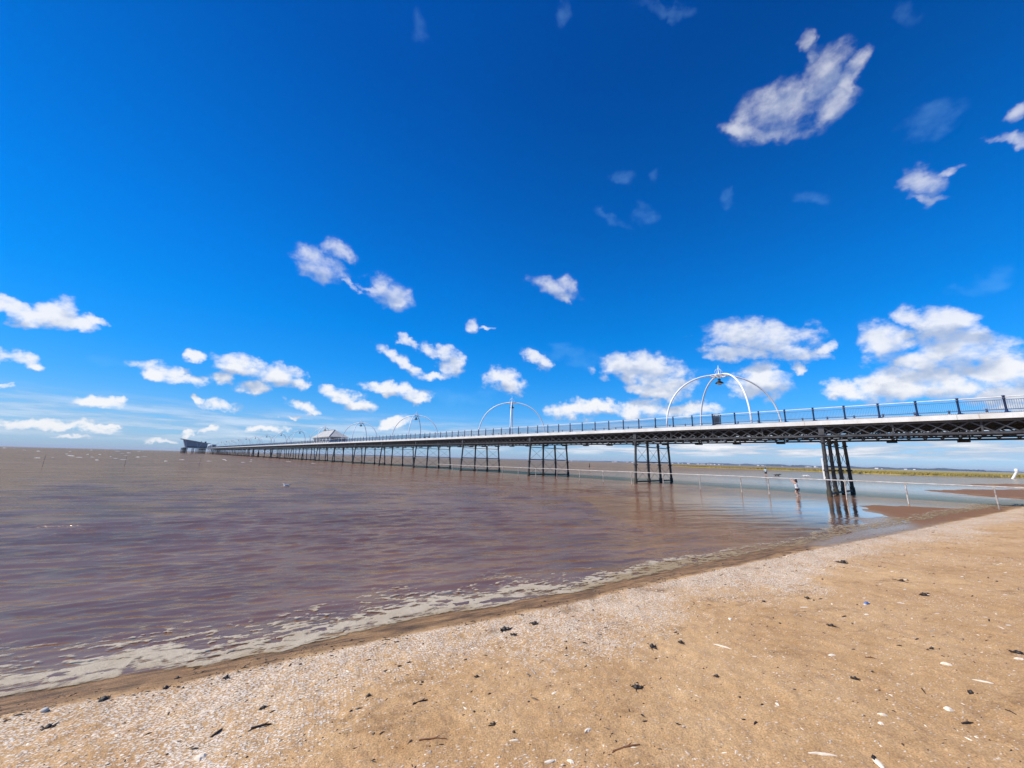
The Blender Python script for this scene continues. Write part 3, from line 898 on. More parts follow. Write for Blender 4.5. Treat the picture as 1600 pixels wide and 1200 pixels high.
mask = dense * (0.30 + 0.55 * fle2 + 0.55 * sstep(0.30, 0.62, lace)) + out * fwin * (0.60 * sstep(0.25, 0.85, fle) + 0.62 * sstep(0.50, 0.66, fle2) - 0.06)
mask -= 0.55 * sstep(0.70, 0.9, fle) * dense * sstep(c_out - 0.5, c_out, dd)
mask = mask * (1 - 0.30 * sstep(5, 11, Uc - near_u))
keepv = mask > 0.12
zz = np.maximum(hh, 0.0) + 0.003 + np.clip(mask - 0.3, 0, 0.5) * 0.014 + (fbm(X * 22, Y * 22, 3, 46) - 0.5) * 0.006 * (mask > 0.5)
nu, nv = X.shape
ii = np.arange(nu * nv).reshape(nu, nv)
fq = np.stack([ii[:-1, :-1], ii[1:, :-1], ii[1:, 1:], ii[:-1, 1:]], -1).reshape(-1, 4)
kf = keepv.ravel()[fq].sum(axis=1) >= 3
fq = fq[kf]
# drop rims a few mm below so that edges are not open air
zz = np.where(keepv, zz, np.maximum(hh, 0.0) - 0.004)
used = np.unique(fq)
remap = -np.ones(nu * nv, np.int64); remap[used] = np.arange(len(used))
tanv = np.clip(0.75 - (dd - c_in) / 0.32 + (fbm(X * 5, Y * 5, 3, 49) - .5), 0, 1) * 0.85 + 1.1 * sstep(3.6, 6.5, Uc - near_u + (fbm(X * 2, Y * 2, 3, 47) - .5) * 3) * (1 - sstep(0.55, 1.0, (dd - c_in) / (c_out - c_in + 0.1)))
me = np_mesh("sea_foam", np.stack([X.ravel(), Y.ravel(), zz.ravel()], 1)[used], remap[fq], FO, True, {"tan": tanv.ravel()[used], "cover": mask.ravel()[used]})
tag(obj("sea_foam", me), "cream foam and scum washed along the water's edge of the beach", "foam", kind="stuff")

# far white caps out at sea
vv, ff = [], []
wr = np.random.default_rng(3)
for k in range(150):
    rr_ = 95 * (900 / 95) ** wr.random()
    a = rad(wr.uniform(-56, 8))
    c = np.array([rr_ * math.sin(a), rr_ * math.cos(a)])
    if c @ NV > 30: continue
    ln, wd, hg = wr.uniform(0.15, 0.9) * (rr_ / 140) ** 0.7, 0.18, wr.uniform(0.03, 0.12) * (rr_ / 140) ** 0.6
    th = rad(16) + wr.normal() * 0.25
    e = np.array([math.cos(th), math.sin(th)]); p = np.array([-e[1], e[0]])
    base = len(vv); m_ = 7
    for i in range(m_):
        t = i / (m_ - 1) * 2 - 1
        q = c + e * ln * t + p * 0.15 * wr.normal()
        hz = hg * (1 - t * t) * (0.6 + 0.6 * wr.random())
        vv += [(q[0] - p[0] * wd, q[1] - p[1] * wd, -0.03), (q[0], q[1], hz), (q[0] + p[0] * wd, q[1] + p[1] * wd, -0.03)]
    for i in range(m_ - 1):
        o = base + i * 3
        ff += [(o, o + 3, o + 4, o + 1), (o + 1, o + 4, o + 5, o + 2)]
tag(obj("whitecaps", np_mesh("whitecaps", vv, ff, WHITE, True)), "small white wave crests breaking far out on the brown sea", "whitecaps", kind="stuff")

# ------------------------------------------------------------------ shell fragments and weed bits
SH, nt, b = mat_base("shell_white")
L = nt.links.new
at = N(nt, "ShaderNodeAttribute", attribute_name="tone")
rp = N(nt, "ShaderNodeValToRGB")
rp.color_ramp.elements[0].position = 0.0; rp.color_ramp.elements[0].color = (0.40, 0.26, 0.16, 1)
rp.color_ramp.elements[1].position = 1.0; rp.color_ramp.elements[1].color = (0.86, 0.74, 0.55, 1)
e_ = rp.color_ramp.elements.new(0.35); e_.color = (0.72, 0.57, 0.41, 1)
L(at.outputs["Fac"], rp.inputs[0]); L(rp.outputs[0], b.inputs["Base Color"])
b.inputs["Roughness"].default_value = 0.6
b.inputs["Specular IOR Level"].default_value = 0.2
WD, nt, b = mat_base("dark_weed")
at = N(nt, "ShaderNodeAttribute", attribute_name="tone")
rp = N(nt, "ShaderNodeValToRGB")
rp.color_ramp.elements[0].color = (0.010, 0.008, 0.007, 1); rp.color_ramp.elements[1].color = (0.10, 0.062, 0.032, 1)
nt.links.new(at.outputs["Fac"], rp.inputs[0]); nt.links.new(rp.outputs[0], b.inputs["Base Color"])
b.inputs["Roughness"].default_value = 0.6


def scatter(n_try, seed, accept, rmax):
    g = np.random.default_rng(seed)
    r = 1.0 * (rmax / 1.0) ** np.sqrt(g.random(n_try))        # denser close by, where single pieces can be seen
    a = np.radians(g.uniform(-62, 60, n_try))
    x, y = r * np.sin(a), r * np.cos(a)
    h, d, al = height(x, y)
    ok = g.random(n_try) < accept(x, y, d, al)
    return x[ok], y[ok], h[ok], g


def flakes(name, x, y, h, size, aspect, g, tone, mat, curl, label, cat, ang0=25, angs=50):
    n = len(x)
    k = 6
    th0 = np.radians(ang0 + g.normal(0, angs, n))
    tilt, tiltd = np.abs(g.normal(0, 0.22, n)), g.uniform(0, 6.28, n)
    ring = np.arange(k) * 2 * np.pi / k
    rj = g.uniform(0.6, 1.15, (n, k))
    lx = np.cos(ring)[None] * rj * size[:, None] * aspect[:, None]
    ly = np.sin(ring)[None] * rj * size[:, None]
    wx = lx * np.cos(th0)[:, None] - ly * np.sin(th0)[:, None]
    wy = lx * np.sin(th0)[:, None] + ly * np.cos(th0)[:, None]
    tz = (wx * np.cos(tiltd)[:, None] + wy * np.sin(tiltd)[:, None]) * tilt[:, None]
    top = np.stack([x, y, h + size * (curl + 0.12)], 1)
    ringv = np.stack([x[:, None] + wx, y[:, None] + wy, h[:, None] + tz + size[:, None] * 0.05], -1)
    V = np.concatenate([top[:, None], ringv], 1).reshape(-1, 3)
    base = np.arange(n)[:, None] * (k + 1)
    F = np.stack([np.stack([base[:, 0], base[:, 0] + 1 + i, base[:, 0] + 1 + (i + 1) % k], 1) for i in range(k)], 1).reshape(-1, 3)
    me = np_mesh(name, V, F, mat, False, {"tone": np.repeat(tone, k + 1)})
    return tag(obj(name, me), label, cat, kind="stuff")


def acc_shell(x, y, d, al):
    band = sstep(0.02, 0.15, d) * (1 - sstep(0.3, 1.6, d + (fbm(x * 1.1, y * 1.1, 4, 62) - 0.5) * 2.2))
    pat = sstep(0.42, 0.66, fbm(x * 1.6, y * 1.6, 4, 71))
    return np.clip(0.38 * band + 0.13 * pat + 0.065, 0, 1) * (d > 0.03)


x, y, h, g = scatter(190000, 1, acc_shell, 15)
sz = np.clip(0.0020 * np.exp(g.normal(0, 0.62, len(x))), 0.0010, 0.013) * (0.7 + 0.3 * np.clip(np.hypot(x, y) / 3, 0.6, 2.2))
flakes("shell_fragments", x, y, h, sz, g.uniform(1.0, 3.0, len(x)), g, np.clip(g.normal(0.60, 0.30, len(x)), 0, 1), SH, 0.35,
       "tiny white and cream broken shells strewn over the whole sand", "shell fragments")


def acc_weed(x, y, d, al):
    line = np.exp(-((d - 0.02 - 0.2 * (fbm(al * 0.8, al * 0.1, 3, 9) - 0.5)) / 0.09) ** 2) * sstep(0.35, 0.6, fbm(al * 2.2, d, 3, 72))
    line += 0.5 * np.exp(-((d + 0.18) / 0.14) ** 2) * sstep(0.45, 0.62, fbm(al * 1.7, d * 2, 3, 75))
    return np.clip(1.0 * line + 0.050 * (d > 0) * sstep(0.35, 0.7, fbm(x * 1.4, y * 1.4, 3, 73)) + 0.012 * (d > 0) + 0.05 * (d > 0) * (d < 1.6), 0, 1)


x, y, h, g = scatter(200000, 2, acc_weed, 30)
sz = np.clip(0.0026 * np.exp(g.normal(0, 0.6, len(x))), 0.0010, 0.0095) * (0.7 + 0.3 * np.clip(np.hypot(x, y) / 3, 0.6, 3))
flakes("weed_fragments", x, y, h, sz, g.uniform(1.0, 4.5, len(x)), g, g.random(len(x)) ** 1.5, WD, 0.8,
       "small dark bits of weed and driftwood along the strand line and over the sand", "weed fragments", 28, 35)
#PART2
# sea air: thin even haze over the whole place
hz_m = bpy.data.materials.new("sea_haze")
hz_m.use_nodes = True
nt = hz_m.node_tree
nt.nodes.remove(nt.nodes["Principled BSDF"])
pv = N(nt, "ShaderNodeVolumePrincipled", in_Density=0.00009)
pv.inputs["Color"].default_value = (0.80, 0.88, 0.96, 1)
nt.links.new(pv.outputs[0], nt.nodes["Material Output"].inputs["Volume"])
tag(MB().box(-56000, 56000, -56000, 56000, -4.0, 45.0).build("haze", hz_m), kind="stuff")
# ================================================================== THE PIER
# local frame: x = out to sea (s), y = towards the beach side (n = NC - y), z up
pier = empty("pier", (NV[0] * NC, NV[1] * NC, 0), PIER_ROT)
tag(pier, "long iron pier with white deck edge and navy railings running out to sea", "pier")
SB, SE = -46.0, 457.0
YN, YF = 3.90, -3.90
ZD = 5.25
dk = MB().box(SB, SE, YF, YN, 5.06, ZD).build("deck", DECKB, pier)
for yy in (1, -1):
    mb = MB()
    ya, yb = (YN + 0.003, YN + 0.12) if yy > 0 else (YF - 0.12, YF - 0.003)
    k = SB
    while k < SE:                                             # boards butted end to end
        mb.box(k, min(k + BAY / 2 - 0.012, SE), ya, yb, 4.985, 5.29)
        k += BAY / 2
    mb.build("fascia", FASCIA, pier)


def lattice(mat, y):
    """one bay of lattice girder, x from 0 to BAY"""
    mb = MB()
    mb.box(0, BAY, y - 0.09, y + 0.09, 4.86, 4.975)
    mb.box(0, BAY, y - 0.10, y + 0.10, 4.14, 4.27)
    nx_ = 17
    p = BAY / nx_
    for i in range(nx_):
        mb.bar((i * p, y + 0.035, 4.27), ((i + 1) * p, y + 0.035, 4.86), 0.065, 0.02)
        mb.bar((i * p, y - 0.0, 4.86), ((i + 1) * p, y - 0.0, 4.27), 0.065, 0.02)
    for i in range(1, 4):
        mb.box(i * BAY / 4 - 0.04, i * BAY / 4 + 0.04, y - 0.05, y + 0.065, 4.272, 4.858)
    return mb


bay_first, bay_last = -3, 30
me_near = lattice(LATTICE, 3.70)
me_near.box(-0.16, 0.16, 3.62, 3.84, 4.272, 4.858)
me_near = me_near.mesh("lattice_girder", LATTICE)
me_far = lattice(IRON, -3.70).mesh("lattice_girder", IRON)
ub = MB()
for y in (1.22, -1.22):
    ub.box(0, BAY, y - 0.09, y + 0.09, 4.86, 4.975); ub.box(0, BAY, y - 0.09, y + 0.09, 4.20, 4.30)
    for i in range(17):
        ub.bar((i * BAY / 17, y + 0.02, 4.30), ((i + 1) * BAY / 17, y + 0.02, 4.86), 0.065, 0.02)
        ub.bar((i * BAY / 17, y, 4.86), ((i + 1) * BAY / 17, y, 4.30), 0.065, 0.02)
for y in (2.5, 0.2, -0.3, -2.3, -2.9):
    ub.tube([(0, y, 4.33), (BAY, y, 4.33)], 0.05, 6)
for y in (3.05, 1.9, 0.65, -0.85, -1.75, -2.55, -3.2):
    ub.box(0, BAY, y - 0.05, y + 0.05, 4.90, 5.055)
for i in range(12):
    q = (i + 0.5) * BAY / 12
    ub.box(q - 0.05, q + 0.05, -3.55, 3.55, 4.38, 4.50)
for i in range(4):
    q = (i + 0.5) * BAY / 4
    ub.bar((q - 1.6, 3.55, 4.31), (q + 1.6, -3.55, 4.31), 0.06, 0.02, (0, 0, 1))
for i in range(4):
    q = i * BAY / 4 + 0.3
    ub.box(q - 0.30, q + 0.30, -4.0, -3.4, 4.02, 4.135)
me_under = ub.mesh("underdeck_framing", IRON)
for i in range(bay_first, bay_last + 1):
    for nm, me in (("lattice_girder", me_near), ("lattice_girder", me_far), ("underdeck_framing", me_under)):
        obj(nm, me, pier, (S0 + i * BAY, 0, 0))

# --- trestles: four columns with struts and cross rods
TOPY, BOTY = (3.66, 1.20, -1.15, -3.66), (3.94, 1.20, -1.45, -4.10)
ZB = -0.9


def col_xy(k, z):
    t = (z - 0.0) / 4.13
    return BOTY[k] + (TOPY[k] - BOTY[k]) * t


def column_mb(k):
    mb = MB()
    mb.tube([(0, col_xy(k, z), z) for z in (ZB, 0.42)], 0.165, 12)
    mb.tube([(0, col_xy(k, z), z) for z in (0.425, 1.74)], 0.125, 12)
    mb.tube([(0, col_xy(k, z), z) for z in (1.74, 1.84)], 0.21, 12)
    mb.tube([(0, col_xy(k, z), z) for z in (1.845, 3.72)], 0.115, 12)
    mb.tube([(0, col_xy(k, z), z) for z in (3.725, 3.81)], 0.19, 12)
    mb.tube([(0, col_xy(k, z), z) for z in (3.815, 4.13)], 0.13, 12)
    return mb


def brace_mb():
    mb = MB()
    for z, t in ((3.60, 0.09), (2.06, 0.10), (0.16, 0.13)):
        for k in range(3):
            mb.bar((0, col_xy(k, z) - 0.11, z), (0, col_xy(k + 1, z) + 0.11, z), t, 0.07, (1, 0, 0))
    for k in range(3):
        for za, zb in ((3.56, 2.12), (1.72, 0.24)):
            mb.tube([(0.04, col_xy(k, za) - 0.1, za), (0.04, col_xy(k + 1, zb) + 0.1, zb)], 0.015, 6)
            mb.tube([(-0.04, col_xy(k, zb) - 0.1, zb), (-0.04, col_xy(k + 1, za) + 0.1, za)], 0.015, 6)
    return mb


def skew_mb(mb):
    mb.v = [(v[0] - 0.0086 * max(0.0, 3.9 - v[1]) ** 2, v[1], v[2]) for v in mb.v]
    return mb


me_brace = brace_mb().mesh("trestle", IRON)
me_cols = [column_mb(k).mesh("column", COLUMN) for k in range(4)]
allb = brace_mb()
for k in range(4):
    c = column_mb(k)
    allb.add(c.v, c.f, True)
me_all = allb.mesh("trestle", IRON)
for i in range(-2, 31):
    whole = i < -1 or i > 21
    tr = obj("trestle", me_all if whole else me_brace, pier, (S0 + i * BAY, 0, 0))
    if i == 0:                                               # the first trestle from the beach stands askew
        tr.data = skew_mb(brace_mb()).mesh("trestle", IRON)
    if not whole:
        for k in range(4):
            obj("column", skew_mb(column_mb(k)).mesh("column", COLUMN) if i == 0 else me_cols[k], tr)
gb = MB().box(0.125, 0.215, 3.90, 3.94, 1.15, 2.65)
gb.box(0.10, 0.123, 3.86, 3.94, 1.25, 1.35).box(0.10, 0.123, 3.83, 3.90, 2.45, 2.55)
gb.build("gauge_board", WHITE, pier, (S0, 0, 0))

# --- railings
PSP = 1.7299
P0 = -4.129
YRN, YRF = 3.62, -3.52


def post_mb():
    mb = MB()
    mb.box(-0.11, 0.11, -0.11, 0.11, ZD + 0.002, ZD + 0.10)
    mb.lathe([(0.075, ZD + 0.102), (0.062, ZD + 0.2), (0.052, ZD + 0.3), (0.050, ZD + 0.86), (0.075, ZD + 0.875), (0.075, ZD + 0.90), (0.050, ZD + 0.915), (0.048, ZD + 0.99), (0.072, ZD + 1.0), (0.072, ZD + 1.05), (0.03, ZD + 1.075)], 10)
    return mb


def panel_mb(nb=20):
    mb = MB()
    for z in (ZD + 0.26, ZD + 0.80):
        mb.box(0.056, PSP - 0.056, -0.016, 0.016, z, z + 0.03)
    for i in range(nb):
        xx = 0.056 + (i + 0.5) * (PSP - 0.112) / nb
        mb.box(xx - 0.007, xx + 0.007, -0.007, 0.007, ZD + 0.291, ZD + 0.799)
    return mb


me_post, me_panel = post_mb().mesh("railing_post", NAVY), panel_mb().mesh("railing_panel", BALUSTER)
ks = range(-4, 266)
near_k, far_k = set(range(-4, 62)), set(range(-4, 28))
restp, restn = MB(), MB()
pm, nm_ = post_mb(), panel_mb(14)
for side, yy, own in ((1, YRN, near_k), (-1, YRF, far_k)):
    for k in ks:
        xx = P0 + k * PSP
        if xx > SE - 2: break
        if k in own:
            obj("railing_post", me_post, pier, (xx, yy, 0))
            if (side > 0 and k < 60) or (side < 0 and k < 26):
                obj("railing_panel", me_panel, pier, (xx, yy, 0))
                continue
        else:
            restp.add([(a + xx, b_ + yy, c) for a, b_, c in pm.v], pm.f)
        restn.add([(a + xx, b_ + yy, c) for a, b_, c in nm_.v], nm_.f)
tag(restp.build("railing_post", NAVY, pier), kind="stuff")
tag(restn.build("railing_panel", BALUSTER, pier), kind="stuff")
for yy in (YRN, YRF):
    MB().tube([(P0 - 4 * PSP, yy, ZD + 0.985), (SE - 2, yy, ZD + 0.985)], 0.032, 8).build("top_rail", WHITE, pier)
for yy in (YRN, YRF):                                        # white kerb under the railing
    MB().box(SB, SE - 1, yy - 0.10 - 0.14, yy - 0.14, ZD + 0.003, ZD + 0.16).build("kerb", WHITE, pier)

# --- pier head: wider platform under the end building
ph = MB()
ph.box(455.5, 492, -9, 21.0, 4.95, 5.28)
ph.build("head_platform", CLADL, pier)
for (sx, yy) in ((460, 19.3), (460, 6.0), (484, 19.3), (484, 6.0)):
    mb = MB()
    for a in (-1.1, 0, 1.1):
        for c in (-1.6, -0.8, 0, 0.8, 1.6):
            mb.tube([(sx + a, yy + c, -1), (sx + a, yy + c, 4.945)], 0.22, 8)
    mb.box(sx - 1.3, sx + 1.3, yy - 1.9, yy + 1.9, 3.6, 4.2)
    mb.build("pile_cluster", IRON, pier)
mb = MB()
for yy in (13, 10, -2, -6):
    for sx in (458, 470, 484):
        mb.tube([(sx, yy, -1), (sx, yy, 4.945)], 0.2, 8)
mb.build("head_piles", IRON, pier)


def P(s, n, z=0.0):
    q = sn(s, n)
    return (q[0], q[1], z)


# --- end building
eb = empty("pavilion", P(466, 28, 5.283), PIER_ROT)
tag(eb, "grey wedge-shaped pavilion with sloping roof on the far end of the pier", "building")
# local y = beach side; near (y=+8.5) end is tall and leans outwards
ya, yb = -7.5, 8.3
secs = [(ya, 0.0, 4.15), (yb, 0.0, 7.0)]
mb = MB()
vs = [(0, ya, 0), (0, yb, 0), (0, yb + 2.2, 7.2), (0, ya, 4.3), (14, ya, 0), (14, yb, 0), (14, yb + 2.2, 7.2), (14, ya, 4.3)]
mb.add(vs, [(0, 1, 2, 3), (4, 7, 6, 5), (0, 4, 5, 1), (1, 5, 6, 2), (3, 2, 6, 7), (0, 3, 7, 4)])
mb.build("wall", CLAD, eb)
rb = MB()
vs = [(-0.9, ya - 2.4, 3.95), (-0.9, yb + 4.6, 7.72), (14.9, yb + 4.6, 7.72), (14.9, ya - 2.4, 3.95)]
rb.add(vs + [(a, b_, c + 0.35) for a, b_, c in vs], [(3, 2, 1, 0), (4, 5, 6, 7), (0, 1, 5, 4), (1, 2, 6, 5), (2, 3, 7, 6), (3, 0, 4, 7)])
rb.build("roof", CLADL, eb)
for (y0, y1, z1) in ((-0.6, 0.9, 5.4), (-1.0, -3.4, 4.9), (yb - 0.9, yb + 0.9, 7.0), (yb - 0.2, yb + 2.4, 7.0)):
    MB().bar((-0.16, y0, 0.02), (-0.16, y1, z1), 0.35, 0.2, (1, 0, 0)).build("strut", CLADL, eb)
MB().box(-0.12, -0.003, ya + 0.2, yb - 1.2, 0.35, 1.0).build("window_band", GLASSD, eb)
MB().box(3, 4.6, -6.6, -5.2, 4.62, 6.2).box(3.1, 4.0, -3.0, -2.4, 5.28, 6.3).build("roof_vent", LAMPBLK, eb)

kb = empty("kiosk", P(451, 36.6, ZD + 0.004), PIER_ROT)
tag(kb, "small white round-roofed kiosk on the pier beside the end pavilion", "kiosk")
MB().box(0, 3.2, -1.6, 1.6, 0, 2.3).build("wall", WHITE, kb)
MB().lathe([(1.75, 2.303), (1.6, 2.7), (1.2, 3.05), (0.5, 3.25), (0.05, 3.28)], 16, (1.6, 0, 0)).build("roof", WHITE, kb)
MB().box(0.6, 1.5, 1.603, 1.63, 0.9, 1.9).build("window", GLASSD, kb)
kb = empty("cabin", P(425, 37.0, ZD + 0.004), PIER_ROT)
tag(kb, "small grey box cabin on the pier just landward of the white kiosk", "cabin")
MB().box(0, 4.2, -1.5, 1.5, 0, 2.9).build("wall", CLADL, kb)
MB().box(-0.15, 4.35, -1.65, 1.65, 2.903, 3.05).build("roof", WHITE, kb)
MB().box(-0.03, -0.003, -0.5, 0.5, 0.05, 2.1).build("door", GLASSD, kb)

# --- pitched shelter in the middle of the pier
sh = empty("shelter", P(112.5, 38.5, ZD + 0.004), PIER_ROT)
tag(sh, "pale pitched-roof shelter building standing on the middle of the pier", "shelter")
MB().box(2.4, 18.0, -2.3, 2.5, 0, 1.9).build("wall", WHITE, sh)
rb = MB()
e0, e1 = 1.6, 19.5
vs = [(e0, 2.95, 1.85), (e1, 2.95, 1.85), (e1, -2.75, 1.85), (e0, -2.75, 1.85), (6.2, 0.1, 4.15), (17.2, 0.1, 4.15)]
rb.add(vs, [(0, 4, 5, 1), (1, 5, 2), (2, 5, 4, 3), (3, 4, 0), (3, 0, 1, 2)])
rb.build("roof", ROOF, sh)
MB().bar((e0, 2.97, 1.9), (6.2, 0.1, 4.2), 0.16, 0.1, (0, 0, 1)).bar((6.2, 0.1, 4.2), (17.2, 0.1, 4.2), 0.14, 0.1, (0, 0, 1)).build("ridge_capping", CLAD, sh)
for i in range(5):
    MB().box(3.0 + i * 3.0, 5.0 + i * 3.0, 2.503, 2.53, 0.7, 1.6).build("window", GLASSD, sh)
for i in range(2):
    MB().box(2.37, 2.397, -1.9 + i * 2.2, -0.1 + i * 2.2, 0.7, 1.6).build("window", GLASSD, sh)

# --- light arches: four curved legs meeting under a finial, with a hanging lamp
HS, HN, AH = 3.55, 3.12, 5.25
ADY = 0.42


def arch_leg(sx, sy):
    R = math.hypot(HS, HN)
    bx, by = sx * HS + sy * 0.44, sy * HN        # the plan is a little askew to the pier
    R = math.hypot(bx, by)
    ux, uy = bx / R, by / R
    pts = []
    for i in range(29):
        t = i / 28 * math.pi / 2 * 0.94
        rr = R * math.cos(t) ** 0.92
        zz = AH * math.sin(t) ** 0.90
        pts.append((ux * rr, uy * rr, zz))
    mb = MB().tube(pts, [0.082 - 0.008 * i / 28 for i in range(29)], 8)
    mb.lathe([(0.16, 0.0), (0.16, 0.05), (0.11, 0.09)], 10, (ux * R, uy * R, 0))
    return mb


ARCHW = paint("arch_white_paint", (0.90, 0.90, 0.88), 0.35, vary=0.05, scale=1.5)
leg_me = [arch_leg(a, b_).mesh("arch_leg", ARCHW) for a, b_ in ((1, 1), (1, -1), (-1, -1), (-1, 1))]
mb = MB()
ring = [(0.78 * math.cos(t), 0.78 * math.sin(t), AH - 0.06) for t in [i * math.pi / 12 for i in range(25)]]
mb.tube(ring, 0.05, 6, False)
ring = [(0.42 * math.cos(t), 0.42 * math.sin(t), AH - 0.06) for t in [i * math.pi / 12 for i in range(25)]]
mb.tube(ring, 0.04, 6, False)
for k in range(4):
    t = k * math.pi / 4
    mb.bar((-0.78 * math.cos(t), -0.78 * math.sin(t), AH - 0.06), (0.78 * math.cos(t), 0.78 * math.sin(t), AH - 0.06), 0.07, 0.04, (0, 0, 1))
ring_me = mb.mesh("crown_ring", ARCHW)
mb = MB().lathe([(0.10, AH - 0.02), (0.10, AH + 0.12), (0.05, AH + 0.2), (0.045, AH + 0.62), (0.08, AH + 0.66), (0.03, AH + 0.72), (0.012, AH + 1.0)], 10)
for k in range(4):
    t = k * math.pi / 2 + math.pi / 4
    mb.tube([(0.04 * math.cos(t), 0.04 * math.sin(t), AH + 0.62), (0.24 * math.cos(t), 0.24 * math.sin(t), AH + 0.55), (0.36 * math.cos(t), 0.36 * math.sin(t), AH + 0.34), (0.33 * math.cos(t), 0.33 * math.sin(t), AH + 0.16), (0.24 * math.cos(t), 0.24 * math.sin(t), AH + 0.12)], 0.016, 6)
fin_me = mb.mesh("finial", ARCHW)
lamp_me = MB().lathe([(0.03, AH - 0.08), (0.03, AH - 0.38), (0.13, AH - 0.40), (0.14, AH - 0.48), (0.10, AH - 0.55), (0.16, AH - 0.62), (0.36, AH - 0.76), (0.37, AH - 0.82), (0.30, AH - 0.80)], 14).mesh("lamp_shade", LAMPBLK)
glass_me = MB().lathe([(0.26, AH - 0.822), (0.22, AH - 0.92), (0.08, AH - 0.97)], 12).mesh("lamp_glass", LAMPGL)
ORD = ["second", "third", "fourth", "fifth", "sixth", "seventh", "eighth", "ninth", "tenth", "eleventh", "twelfth", "thirteenth"]
for k in range(14):
    a = empty("light_arch", P(11.75 + 29.18 * k, NC + ADY * 0 - 0.0, ZD + 0.003), PIER_ROT)
    if k == 0:
        lb = "white four-legged light arch beside the black bin, largest on the pier"
    elif k == 1:
        lb = "white light arch second from the beach, its middle legs nearly in line"
    elif k == 4:
        lb = "white light arch standing in front of the pitched-roof shelter"
    elif k == 13:
        lb = "tiniest white light arch, furthest out along the pier"
    else:
        lb = "white light arch on the pier deck, %s counted from the black bin" % ORD[k - 1]
    tag(a, lb, "light arch", "white lamp arches along the pier deck")
    for me in leg_me: obj("arch_leg", me, a)
    obj("crown_ring", ring_me, a)
    obj("finial", fin_me, a)
    lo = obj("lamp_shade", lamp_me, a)
    obj("lamp_glass", glass_me, lo)

# --- bin and bench on the deck
bn = empty("litter_bin", P(11.3, NC - 3.05, ZD + 0.003), PIER_ROT)
tag(bn, "black slatted litter bin with raised lid behind the near pier railing", "litter bin")
mb = MB().box(-0.26, 0.26, -0.26, 0.26, 0.06, 0.92)
for i in range(7):
    q = -0.25 + i * 0.083
    mb.box(q - 0.025, q + 0.025, 0.262, 0.29, 0.08, 0.90)
    mb.box(0.262, 0.29, q - 0.025, q + 0.025, 0.08, 0.90)
mb.box(-0.31, 0.31, -0.31, 0.31, 0.0, 0.058)
mb.build("body", BIN, bn)
mb = MB()
for a in (-0.25, 0.25):
    for c in (-0.25, 0.25):
        mb.box(a - 0.03, a + 0.03, c - 0.03, c + 0.03, 0.922, 1.07)
mb.build("lid_support", BIN, bn)
lm = MB().box(-0.30, 0.30, -0.30, 0.30, 1.072, 1.10)
lm.tube([(-0.30, -0.30, 1.11), (-0.30, 0.30, 1.11)], 0.02, 6).tube([(0.30, -0.30, 1.11), (0.30, 0.30, 1.11)], 0.02, 6)
lm.build("lid", BIN, bn)

bc = empty("bench", P(60.2, NC - 3.0, ZD + 0.003), PIER_ROT)
tag(bc, "low dark bench on the pier under the third light arch", "bench")
mb = MB()
for i in range(4): mb.box(-0.9, 0.9, -0.22 + i * 0.11, -0.13 + i * 0.11, 0.40, 0.44)
mb.build("seat", IRON, bc)
for a in (-0.75, 0.75):
    MB().box(a - 0.04, a + 0.04, -0.2, 0.2, 0, 0.398).build("leg", IRON, bc)

# --- grey cabinet fixed at the deck edge, cut by the frame
cb_ = empty("control_cabinet", P(-5.05, NC - 4.22, 4.93), PIER_ROT)
tag(cb_, "grey metal cabinet on the white deck edge at the right of the photo", "cabinet")
MB().box(-0.75, 0.02, -0.16, 0.10, 0, 0.78).build("body", CLADL, cb_)
MB().box(-0.70, -0.03, 0.103, 0.12, 0.05, 0.72).build("door", CLADL, cb_)

# ================================================================== handrail standing in the water
RP = [(683, 734.5), (707, 736), (745, 738.5), (784.6, 740.6), (810, 743), (837.6, 745), (870, 747), (905.5, 750), (943, 754), (987.5, 757), (1036.5, 760.5), (1094.5, 765.5), (1159, 770.5), (1202, 773.5), (1323, 780), (1421, 789.5), (1562, 795.5)]
NR = 32.75


def s_for(px, nn, z):
    ss = np.linspace(-30, 400, 8601)
    pts = NV[None] * nn + ss[:, None] * DV[None]
    zc = pts[:, 1] * math.cos(PITCH) + (z - EYE) * math.sin(PITCH)
    upv = -pts[:, 1] * math.sin(PITCH) + (z - EYE) * math.cos(PITCH)
    X = 800 + FPX * (pts[:, 0] / zc * math.cos(ROLL) + upv / zc * math.sin(ROLL))
    return float(ss[np.argmin(np.abs(X - px))])


hr = empty("handrail", P(20, NR, 0), PIER_ROT)
tag(hr, "low weathered white handrail on thin posts standing in the shallows in front of the pier", "handrail")
sp = [s_for(p[0], NR, 0) for p in RP]
sp += [sp[-1] - 3.4, sp[-1] - 7.0]
top = []
for i, s_ in enumerate(sp):
    t = np.clip((45 - s_) / 48, 0, 1)
    zt = 0.96 + 0.26 * t + 0.012 * math.sin(i * 2.3)
    lean = 0.03 * math.sin(i * 1.7)
    mb = MB().tube([(s_ - 20, 0, -0.9), (s_ - 20 + lean * 0.4, 0.01, 0.0), (s_ - 20 + lean, 0, zt - 0.045)], 0.036, 8)
    mb.box(s_ - 20 + lean - 0.07, s_ - 20 + lean + 0.07, -0.05, 0.05, zt - 0.09, zt - 0.03)
    mb.build("post", POSTM, hr)
    top.append((s_ - 20 + lean, 0, zt))
MB().tube(top, 0.030, 8).build("rail", GALV, hr)
